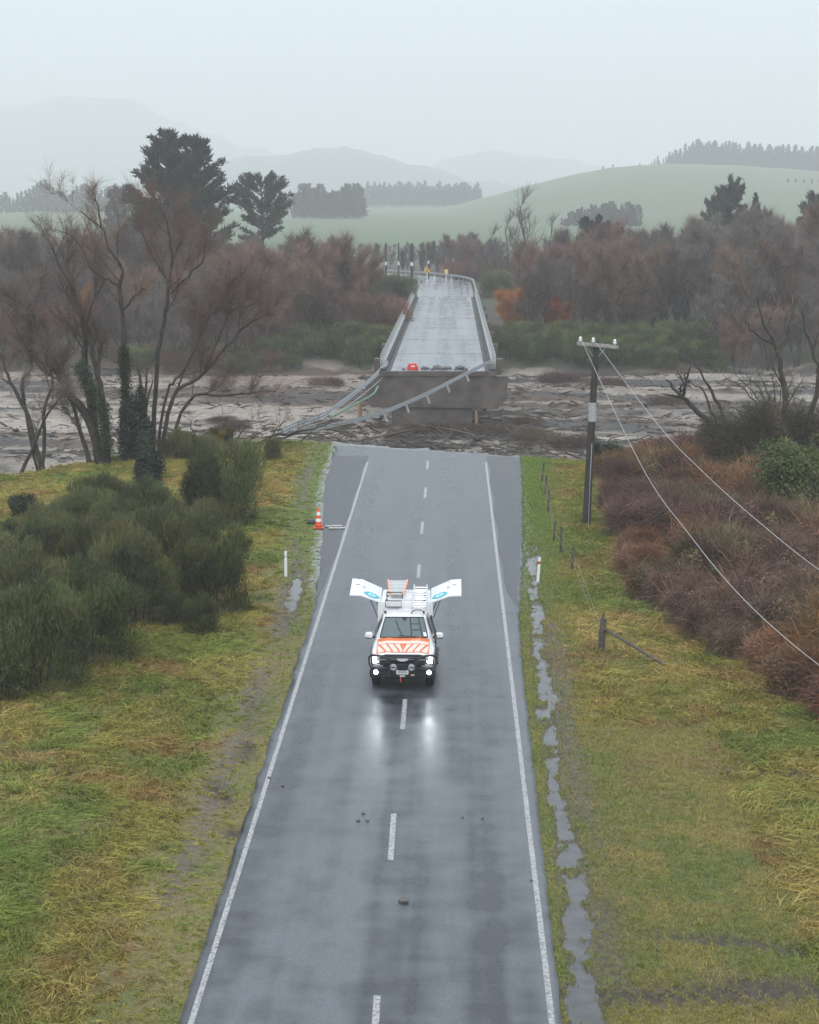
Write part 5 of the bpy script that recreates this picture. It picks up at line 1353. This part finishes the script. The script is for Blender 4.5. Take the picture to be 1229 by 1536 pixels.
# ------------------------------------------------------------------ the pickup
# local axes: x across, y from the front bar to the tailgate, z up
trk = empty('pickup_truck', (-.06, 55.15, .02), 0, 'white pickup truck with orange chevron bonnet, headlights on and gullwing canopy doors open', 'truck')
ORANGE_P = mat('orange_reflective', (.80, .17, .035), .35, coat=.3)
STRIPE_P = mat('pale_reflective_stripe', (.88, .66, .55), .4)
REDLINE = mat('red_film', (.62, .07, .045), .4)
GLASS = mat('windscreen_glass', (.11, .14, .145), .06, spec=.6)
GLASS_D = mat('dark_glass', (.012, .014, .015), .05, spec=.6)
CHROME = mat('chrome', (.75, .76, .78), .15, 1.0)
ALU = mat('aluminium', (.72, .73, .74), .35, .7)
LAMP = mat('lit_headlamp', (1, 1, 1), .2, emit=(.88, .95, 1.0), estr=14)
FOG = mat('lit_fog_lamp', (1, 1, 1), .2, emit=(.80, .90, 1.0), estr=16)
LENS = mat('lamp_lens', (.55, .57, .6), .12, .4)
TEAL = mat('teal_film', (.05, .42, .48), .4); TEAL_L = mat('pale_teal_film', (.45, .75, .78), .4)
AMB = mat('amber_lens', (.9, .35, .05), .3)
def hood_z(x, y):
    t = (y - .42) / 1.5
    return 1.135 + .10 * t ** .8 - .055 * (abs(x) / .85) ** 3.2 + .018 * math.exp(-((abs(x) - .5) / .14) ** 2) - .05 * max(0, (.60 - y) / .2) ** 2
# lower body: cross-sections joined along the car
secs = []
for (y, w, zt, sill) in ((.40, .80, 1.05, .62), (.46, .90, 1.12, .60), (.62, .945, 1.15, .74), (.82, .955, 1.17, .90), (1.0, .955, 1.185, .93), (1.18, .955, 1.20, .90), (1.4, .945, 1.21, .70), (1.55, .94, 1.22, .48), (1.95, .93, 1.235, .45), (2.4, .93, 1.20, .45), (3.0, .93, 1.20, .45), (3.62, .93, 1.20, .45), (3.66, .93, 1.20, .48), (3.85, .94, 1.20, .62), (4.02, .95, 1.20, .88), (4.2, .95, 1.20, .92), (4.42, .95, 1.20, .88), (4.6, .945, 1.2, .62), (4.75, .93, 1.2, .55), (5.2, .92, 1.2, .55), (5.26, .90, 1.17, .6)):
    pr = []
    for fx in (0, .3, .55, .78, .92):
        zz = hood_z(fx * w, y) if .42 <= y <= 1.95 else zt - .02 * fx ** 3
        pr.append((fx * w, zz if y > .45 else zt - .03 * fx))
    pr += [(w * .985, zt - .12), (w, zt - .25), (w, (zt + sill) / 2), (w * .985, sill + .06), (w * .94, sill), (w * .3, sill + .02)]
    full = pr + [(-x, z) for x, z in reversed(pr[1:])]
    secs.append([(x, y, z) for x, z in full])
m = len(secs[0]); s_ = MB(); v = [p for sec in secs for p in sec]; f = []
for i in range(len(secs) - 1):
    for k in range(m): f.append((i * m + k, i * m + (k + 1) % m, (i + 1) * m + (k + 1) % m, (i + 1) * m + k))
f.append(tuple(range(m))); f.append(tuple((len(secs) - 1) * m + k for k in reversed(range(m))))
s_.add(v, f); s_.build('body', WHITE, trk, smooth=True)
# bonnet skin and its chevrons follow the bonnet's own surface
def hood_patch(name, quad, m_, lift, parent=None, n=6):
    (a, b, c, d) = quad; s = MB(); v = []
    for i in range(n + 1):
        for j in range(n + 1):
            u, t = i / n, j / n
            x = (a[0] * (1 - u) + b[0] * u) * (1 - t) + (d[0] * (1 - u) + c[0] * u) * t
            y = (a[1] * (1 - u) + b[1] * u) * (1 - t) + (d[1] * (1 - u) + c[1] * u) * t
            v.append((x, y, hood_z(x, y) + lift))
    s.add(v, [(i * (n + 1) + j, (i + 1) * (n + 1) + j, (i + 1) * (n + 1) + j + 1, i * (n + 1) + j + 1) for i in range(n) for j in range(n)])
    return s.build(name, m_, parent or trk, smooth=True)
bon = hood_patch('bonnet', ((-.80, .45), (.80, .45), (.80, 1.86), (-.80, 1.86)), ORANGE_P, .008, None, 16)
hood_patch('pale_band', ((-.77, 1.22), (.77, 1.22), (.77, 1.50), (-.77, 1.50)), STRIPE_P, .013, bon, 12)
hood_patch('red_line', ((-.77, 1.19), (.77, 1.19), (.77, 1.22), (-.77, 1.22)), REDLINE, .014, bon, 12)
for sd in (-1, 1):
    for k in range(4):
        # stripes run forward and inward to a V
        xo = .11 + k * .215
        a0, a1 = xo, xo + .155
        yb, yf = 1.17, .47
        sh = .20
        A = (sd * max(.0, a0 - sh), yf); B = (sd * max(.01, a1 - sh), yf); Cc = (sd * min(a1, .78), yb); Dd = (sd * min(a0, .77), yb)
        if k == 3: A = (sd * (a0 - sh), yf); B = (sd * .74, yf); Cc = (sd * .78, 1.0); Dd = (sd * .76, 1.12)
        hood_patch('chevron_stripe', (A, B, Cc, Dd), STRIPE_P, .014, bon, 5)
        hood_patch('red_line', ((A[0] - sd * .022, yf), A, Dd, (Dd[0] - sd * .022, Dd[1])), REDLINE, .015, bon, 4)
for (x, w) in ((.22, .05), (.29, .04), (.36, .06), (.44, .05)):
    hood_patch('pale_mark', ((x, 1.52), (x + w, 1.52), (x + w + .05, 1.64), (x + .05, 1.64)), STRIPE_P, .014, bon, 2)
# cabin
cab = MB()
cs = [(1.88, .78, 1.20, .86), (2.62, .655, 1.71, .90), (2.85, .66, 1.785, .91), (3.25, .67, 1.80, .91), (3.58, .665, 1.78, .91), (3.68, .65, 1.70, .90)]
v = []; f = []
for (y, wt, zt, wb) in cs:
    half = [(0, zt + (.012 if y > 2 else 0)), (wt * .5, zt + .008), (wt * .86, zt - .012), (wt, zt - .05), ((wt + wb) / 2 + .015, (zt - .05 + 1.18) / 2), (wb, 1.17)]
    full = half + [(-x, z) for x, z in reversed(half[1:])]
    v += [(x, y, z) for x, z in full]
m = 11
for i in range(len(cs) - 1):
    for k in range(m): f.append((i * m + k, i * m + (k + 1) % m, (i + 1) * m + (k + 1) % m, (i + 1) * m + k))
f.append(tuple(range(m))); f.append(tuple((len(cs) - 1) * m + k for k in reversed(range(m))))
cab.add(v, f); cabin = cab.build('cabin', WHITE, trk, smooth=True)
def ws(u, t, lift=.012):   # a point of the windscreen, u across, t up
    hw = .745 + (.60 - .745) * t
    return (u * hw, 1.90 + .70 * t - .05 * (1 - u * u) * (1 - t * .5) - lift * .5, 1.225 + .475 * t + lift + .006 * (1 - u * u))
gl = MB(); v = [ws(-1 + 2 * i / 10, j / 6) for j in range(7) for i in range(11)]
gl.add(v, [(j * 11 + i, j * 11 + i + 1, (j + 1) * 11 + i + 1, (j + 1) * 11 + i) for j in range(6) for i in range(10)])
wsc = gl.build('windscreen', GLASS, trk, smooth=True)
def ws_bar(name, pts, wd, m_, lift=.022):
    s = MB(); P_ = [Vector(ws(u, t, lift)) for u, t in pts]
    s.tube(P_, wd, 6); return s.build(name, m_, wsc)
ws_bar('windscreen_seal', [(-1, 0), (-1, .5), (-1, 1), (0, 1), (1, 1), (1, .5), (1, 0), (0, 0), (-1, 0)], .016, BLACK)
ws_bar('wiper_blade', [(-.05, .04), (-.25, .45), (-.42, .85)], .012, BLACK)
ws_bar('wiper_blade', [(.62, .03), (.2, .06), (-.2, .1)], .012, BLACK)
for pts in ([(.32, .06), (.30, .98)], [(.78, .06), (.72, .98)], [(.32, .38), (.77, .38)], [(.31, .68), (.74, .68)]):
    ws_bar('cargo_grille', pts, .014, BLACK, .016)
s = MB(); s.add([ws(.84, .05, .03), ws(.97, .05, .03), ws(.94, .24, .03), ws(.83, .24, .03)], [(0, 1, 2, 3)]); s.build('windscreen_sticker', WHITE, wsc)
s = MB(); s.add([ws(-.1, .86, .02), ws(.12, .86, .02), ws(.1, .97, .02), ws(-.08, .97, .02)], [(0, 1, 2, 3)]); s.build('mirror_mount', BLACK, wsc)
for sd in (-1, 1):
    for (ya, yb, nm) in ((2.32, 2.98, 'side_window'), (3.04, 3.55, 'side_window')):
        s = MB(); za = 1.24
        za2 = 1.60 if ya < 2.5 else 1.70; ya2 = ya + (.30 if ya < 2.5 else .02)
        def sx(z, y): return sd * (.915 - (z - 1.17) / .56 * (.235 if y > 2.5 else .215) + .02)
        s.add([(sx(za, ya), ya, za), (sx(za, yb), yb, za), (sx(1.70, yb), yb, 1.70), (sx(1.68, ya2), ya2, 1.68)], [(0, 1, 2, 3)])
        s.build(nm, GLASS_D, trk)
    # door mirror
    mi = MB().prism([(sd * .98, 1.17), (sd * 1.20, 1.19), (sd * 1.225, 1.25), (sd * 1.19, 1.34), (sd * 1.02, 1.355), (sd * .97, 1.30)], 'y', 2.05, 2.20).build('door_mirror', WHITE, trk, smooth=True, bevel=.025)
    MB().box((sd * .96, 2.12, 1.20), (.14, .07, .07)).build('mirror_arm', BLACK, mi, bevel=.01)
    MB().box((sd * 1.09, 2.12, 1.175), (.22, .13, .035)).build('mirror_foot', BLACK, mi, bevel=.01)
    MB().box((sd * .945, 2.6, .84), (.02, 2.0, .02)).build('door_crease', WHITE, trk)
    # lamps
    hl = MB().prism([(sd * .70, .82), (sd * .90, .80), (sd * .93, .98), (sd * .88, 1.05), (sd * .70, 1.00)], 'y', .345, .46).build('headlight', LENS, trk, bevel=.012)
    MB().prism([(sd * .735, .83), (sd * .895, .825), (sd * .90, .99), (sd * .80, 1.0), (sd * .79, .90), (sd * .735, .89)], 'y', .325, .343).build('lit_lens', LAMP, hl)
    fl = MB().lathe([(.085, .22), (.085, .15), (.07, .135)], (sd * .80, 0, .585), 18, 'y').build('fog_light', BLACK, trk, smooth=True)
    MB().lathe([(.066, .133), (.064, .122), (.03, .118)], (sd * .80, 0, .585), 18, 'y').build('lit_lens', FOG, fl, smooth=True)
    MB().box((sd * .66, .14, .52), (.07, .05, .07)).build('parking_sensor', BLACK, trk, bevel=.015)
    bd = bpy.data.lights.new('headlight_beam', 'SPOT'); bd.energy = 30; bd.spot_size = R(30); bd.spot_blend = 1.0; bd.shadow_soft_size = .07; bd.color = (.86, .95, 1.0)
    bo = bpy.data.objects.new('headlight_beam', bd); C.objects.link(bo); bo.parent = hl; bo.location = (sd * .82, .30, .90); bo.rotation_euler = (R(-86), 0, 0)
    ind = MB().prism([(sd * .56, .735), (sd * .86, .72), (sd * .86, .76), (sd * .60, .775)], 'y', .22, .27).build('indicator', CHROME, trk)
    # driving lamps on the bar
    dl = MB().lathe([(.05, .30), (.115, .25), (.12, .16), (.105, .145)], (sd * .275, 0, .735), 22, 'y').build('driving_lamp', CHROME, trk, smooth=True)
    MB().lathe([(.10, .146), (.09, .135), (.02, .128)], (sd * .275, 0, .735), 22, 'y').build('lens', LENS, dl, smooth=True)
    MB().box((sd * .275, .13, .735), (.13, .012, .035)).build('lens_bar', BLACK, dl)
    # bull bar side loop and uprights
    MB().tube(smooth_pts([(sd * .40, .12, .99), (sd * .62, .13, 1.075), (sd * .88, .19, 1.09), (sd * .985, .27, 1.03), (sd * 1.0, .30, .88), (sd * .96, .27, .74), (sd * .80, .18, .69), (sd * .45, .12, .70)], 5), .036, 8).build('bar_loop', BLACK, trk, smooth=True)
    MB().prism([(sd * .37, .50), (sd * .45, .50), (sd * .43, 1.06), (sd * .36, 1.04)], 'y', .08, .16).build('bar_upright', BLACK, trk, bevel=.015)
    MB().box((sd * .62, .16, .965), (.36, .06, .05)).build('bar_rail', mat('grey_bar', (.16, .17, .18), .4), trk, bevel=.015)
    MB().box((sd * .60, .15, .87), (.32, .05, .04)).build('bar_rail', BLACK, trk, bevel=.012)
    MB().box((sd * 1.0, 2.5, .52), (.16, 2.0, .05)).build('side_step', BLACK, trk, bevel=.015)
MB().prism([(-.97, .40), (.97, .40), (1.0, .55), (.96, .68), (.6, .70), (-.6, .70), (-.96, .68), (-1.0, .55)], 'y', .16, .46).build('front_bumper', BLACK, trk, bevel=.03)
MB().prism([(-.66, .66), (.66, .66), (.70, 1.03), (.5, 1.07), (-.5, 1.07), (-.70, 1.03)], 'y', .36, .44).build('grille', BLACK, trk, bevel=.02)
MB().tube(smooth_pts([(-.44, .12, 1.02), (-.3, .10, 1.045), (0, .09, 1.05), (.3, .10, 1.045), (.44, .12, 1.02)], 4), .034, 8).build('bar_hoop', BLACK, trk, smooth=True)
MB().box((0, .34, .945), (.80, .05, .07)).build('grille_bar', mat('grey_bar'), trk, bevel=.015)
s = MB().lathe([(.17, .31), (.17, .295), (.15, .285)], (0, 0, 0), 28, 'y')
s.v = [(x, y, z * .42 + .945) for x, y, z in s.v]; s.build('oval_badge', mat('badge_white', (.75, .77, .8), .25), trk, smooth=True)
MB().box((0, .13, .735), (.30, .05, .22)).build('winch_cover', BLACK, trk, bevel=.015)
pl = MB().prism([(-.165, .525), (.165, .525), (.185, .55), (.185, .63), (.165, .66), (-.165, .66), (-.185, .63), (-.185, .55)], 'y', .105, .125).build('number_plate', mat('plate_white', (.62, .62, .60), .5), trk)
for k in range(6): MB().box((-.125 + k * .05, .102, .592), (.022 + .008 * (k % 2), .006, .06)).build('plate_mark', mat('plate_ink', (.12, .12, .12), .6), pl)
MB().box((.0, .12, .47), (.17, .05, .04)).build('fairlead', ALU, trk, bevel=.01)
MB().tube([(-.045, .12, .46), (-.055, .09, .40), (-.05, .08, .30)], [.016, .018, .022], 8).build('tow_strap', MARK_R, trk)
MB().tube([(.26, .13, .50), (.31, .10, .505), (.37, .13, .50)], .022, 8).build('tow_shackle', mat('pale_shackle', (.65, .5, .45), .4, .4), trk)
MB().box((0, .55, .36), (1.3, .5, .06)).build('skid_plate', BLACK, trk, bevel=.02)
MB().box((0, 2.6, .46), (1.2, 4.6, .14)).build('chassis', BLACK, trk)
# wheels
for sd in (-1, 1):
    for y in (1.0, 4.2):
        w_ = MB().lathe([(.26, -.13), (.35, -.125), (.385, -.09), (.39, 0), (.385, .09), (.35, .125), (.26, .13)], (0, 0, 0), 32, 'x').build('wheel', RUBBER, trk, smooth=True)
        w_.location = (sd * .82, y, .39)
        MB().lathe([(.05, sd * .135), (.13, sd * .12), (.255, sd * .13), (.262, sd * .10), (.262, -sd * .1)], (0, 0, 0), 24, 'x').build('rim', mat('dark_alloy', (.10, .10, .105), .35, .6), w_, smooth=True)
        for k in range(36):
            a = k * 2 * math.pi / 36
            t = MB().box((((k % 2) * 2 - 1) * .055, math.cos(a) * .388, math.sin(a) * .388), (.10, .035, .022), rx=a + math.pi / 2).build('tread_block', RUBBER, w_)
        fl = MB().tube([(sd * .955, y + math.cos(q) * .47, .40 + math.sin(q) * .52) for q in np.linspace(-.1, math.pi + .1, 14)], .035, 6).build('wheel_flare', BLACK, trk, smooth=True)
# snorkel on one flank
MB().tube([(.97, 1.75, 1.12), (.985, 1.95, 1.25), (.90, 2.35, 1.55), (.84, 2.5, 1.70), (.84, 2.42, 1.80)], [.035, .035, .035, .035, .045], 8).build('snorkel', BLACK, trk, smooth=True)
# roof gear: light box, aerial loop
MB().tube(smooth_pts([(.20, 2.72, 1.80), (.27, 2.70, 1.90), (.42, 2.69, 1.94), (.57, 2.70, 1.90), (.63, 2.72, 1.80)], 4), .014, 6).build('roof_loop', BLACK, trk, smooth=True)
# tray, canopy frame with open flanks
MB().box((0, 4.46, 1.17), (1.62, 1.50, .06)).build('tray_floor', BLACK, trk)
can = MB().prism([(-.80, 1.93), (-.76, 1.965), (.76, 1.965), (.80, 1.93), (.80, 1.89), (-.80, 1.89)], 'y', 3.74, 5.58).build('canopy_roof', WHITE, trk, bevel=.012)
MB().box((0, 3.76, 1.54), (1.66, .05, .72)).build('canopy_front', WHITE, trk, bevel=.01)
MB().box((0, 5.56, 1.54), (1.66, .05, .72)).build('canopy_back', WHITE, trk, bevel=.01)
for sd in (-1, 1):
    MB().box((sd * .85, 3.76, 1.56), (.06, .07, .70)).build('canopy_pillar', WHITE, trk, bevel=.01)
    MB().box((sd * .85, 5.56, 1.56), (.06, .07, .70)).build('canopy_pillar', WHITE, trk, bevel=.01)
    MB().box((sd * .40, 4.46, 1.40), (.60, 1.30, .40)).build('drawer_unit', mat('dark_drawers', (.05, .05, .055), .5), trk, bevel=.01)
    MB().tube([(sd * .82, 3.86, 1.86), (sd * .82, 3.90, 1.80), (sd * .84, 3.86, 1.74)], .05, 6).build('hinge_cover', MARK_R, trk, bevel=0)
    # gullwing door: rises from the roof edge, then kinks level
    def dp(t, y):   # across the door from hinge (t=0) to lip (t=1)
        pts = [(.80, 1.945), (1.02, 2.02), (1.34, 2.13), (1.42, 2.15), (1.78, 2.155)]
        k = t * 4; i = min(int(k), 3); fr = k - i
        return (sd * (pts[i][0] + (pts[i + 1][0] - pts[i][0]) * fr), y, pts[i][1] + (pts[i + 1][1] - pts[i][1]) * fr + .10 * (y - 3.76) * (.3 + .7 * t))
    s = MB(); v = []
    for ly in (0, -.035):
        for y in (3.76, 5.62):
            for k in range(9):
                q_ = dp(k / 8, y + (.08 * (k / 8) if y < 4 else -.05 * k / 8)); v.append((q_[0], q_[1], q_[2] + ly))
    f = []
    for k in range(8): f += [(k, k + 1, 9 + k + 1, 9 + k), (18 + k, 27 + k, 27 + k + 1, 18 + k + 1), (k, 18 + k, 18 + k + 1, k + 1), (9 + k, 9 + k + 1, 27 + k + 1, 27 + k)]
    f += [(0, 9, 27, 18), (8, 26, 35, 17)]
    s.add(v, f); door = s.build('gullwing_door', WHITE, trk)
    # almond-shaped teal emblem near the front edge
    for (rx_, ry_, m_, lf, nm) in ((.255, .30, TEAL, .008, 'emblem'), (.12, .17, TEAL_L, .013, 'emblem_centre'), (.05, .07, TEAL, .018, 'emblem_dot')):
        s = MB(); v = []
        for k in range(24):
            q_ = k * 2 * math.pi / 24
            ex, ey = rx_ * math.cos(q_), ry_ * math.sin(q_) * (abs(math.sin(q_)) ** .35 if nm == 'emblem' else 1)
            xx = .285 + ex
            t_ = np.interp(.80 + xx, [.80, 1.02, 1.34, 1.42, 1.78], [0, .25, .5, .75, 1]); pp_ = dp(float(t_), 4.22 + ey)
            v.append((pp_[0], pp_[1], pp_[2] + lf))
        s.add(v, [tuple(range(24))]); s.build(nm, m_, door)
    for (t_, y_) in ((.62, 4.75), (.85, 4.95)):
        q_ = dp(t_, y_); MB().box((q_[0], q_[1], q_[2] + .012), (.13, .035, .02)).build('door_catch', mat('catch_grey', (.35, .35, .36), .5, .4), door)
    MB().tube([(sd * .84, 3.82, 1.30), (sd * 1.12, 3.86, 2.02)], .013, 6).build('gas_strut', BLACK, door)
    MB().tube([(sd * .84, 5.14, 1.30), (sd * 1.12, 5.10, 2.02)], .013, 6).build('gas_strut', BLACK, door)
# roof rack bars
for y in (2.85, 3.9, 4.55, 5.1):
    MB().box((0, y, 1.99 if y > 3.5 else 1.87), (1.30, .04, .035)).build('rack_bar', ALU, trk, bevel=.008)
    for sd in (-1, 1): MB().box((sd * .60, y, 1.97 if y > 3.5 else 1.83), (.06, .07, .08)).build('rack_foot', BLACK, trk, bevel=.01)
# light bar box on the roof front
bx_ = MB().box((-.36, 3.55, 1.93), (.44, .16, .16)).build('beacon_box', WHITE, trk, bevel=.02)
MB().tube([(-.62, 3.42, 1.86), (-.63, 3.42, 2.06), (-.12, 3.42, 2.06), (-.11, 3.42, 1.86), (-.62, 3.42, 1.86)], .018, 6).build('rack_hoop', BLACK, trk)
MB().tube([(-.60, 3.95, 2.02), (-.60, 3.95, 2.22), (-.10, 3.95, 2.22), (-.10, 3.95, 2.02)], .018, 6).build('rack_hoop', BLACK, trk)
MB().tube([(-.66, 3.1, 1.83), (-.64, 2.95, 1.82), (-.62, 2.80, 1.81)], .02, 6).build('roof_cable', BLACK, trk)
MB().box((.05, 4.5, 1.995), (.34, .9, .05)).build('roof_locker', WHITE, trk, bevel=.012)

# ladders ride on the rack: things of their own
ld = empty('ladder', (.40, 55.15 + 2.75, 1.95), 0, 'long aluminium ladder strapped along the pickup roof rack', 'ladder')
def lp(y): return .0 + .10 * y
for sd in (-1, 1):
    MB().prism([(0, .0), (2.62, .16), (2.62, .26), (0, .10)], 'x', sd * .21 - .02, sd * .21 + .02).build('rail', ALU, ld)
for k in range(9):
    y = .15 + k * .285
    MB().tube([(-.20, y, .05 + .061 * y), (.20, y, .05 + .061 * y)], .018, 6).build('rung', ALU, ld)
l2 = empty('folding_ladder', (-.345, 55.15 + 3.95, 2.06), 0, 'wide folded ladder with pinkish orange rails and grey back on the pickup rack', 'ladder')
PINK = mat('fibreglass_orange', (.85, .38, .27), .5); 
def l2x(y, sd): return sd * (.20 + .085 * y)
for sd in (-1, 1):
    s = MB(); y0, y1 = 0, 1.35
    z0, z1 = .06, .24
    s.add([(l2x(y0, sd) - .025, y0, z0), (l2x(y0, sd) + .025, y0, z0), (l2x(y1, sd) + .025, y1, z1), (l2x(y1, sd) - .025, y1, z1), (l2x(y0, sd) - .025, y0, z0 + .09), (l2x(y0, sd) + .025, y0, z0 + .09), (l2x(y1, sd) + .025, y1, z1 + .09), (l2x(y1, sd) - .025, y1, z1 + .09)], [(0, 3, 2, 1), (4, 5, 6, 7), (0, 1, 5, 4), (1, 2, 6, 5), (2, 3, 7, 6), (3, 0, 4, 7)])
    s.build('rail', PINK, l2)
s = MB(); s.add([(l2x(.1, -1), .1, .11), (l2x(.1, 1), .1, .11), (l2x(1.33, 1), 1.33, .275), (l2x(1.33, -1), 1.33, .275)], [(0, 1, 2, 3)])
s.build('back_panel', mat('grey_panel', (.55, .57, .57), .5, noise=.1), l2)
for k in range(4):
    y = .25 + k * .32; MB().tube([(l2x(y, -1), y, .15 + .133 * y), (l2x(y, 1), y, .15 + .133 * y)], .014, 6).build('rung', mat('grey_panel'), l2)

# ------------------------------------------------------------------ wet air
hz = MB(); hz.box((0, 3450, 192), (7800, 7300, 400))
hm = bpy.data.materials.new('rainy_air'); hm.use_nodes = True
hn = hm.node_tree; hn.nodes.remove(hn.nodes['Principled BSDF'])
pv = hn.nodes.new('ShaderNodeVolumePrincipled'); pv.inputs['Color'].default_value = (.985, .99, 1.0, 1); pv.inputs['Density'].default_value = .00048; pv.inputs['Anisotropy'].default_value = .0
hn.links.new(pv.outputs[0], hn.nodes['Material Output'].inputs['Volume'])
tag(hz.build('haze', hm), 'pale rain haze filling the valley', 'haze', kind='stuff')
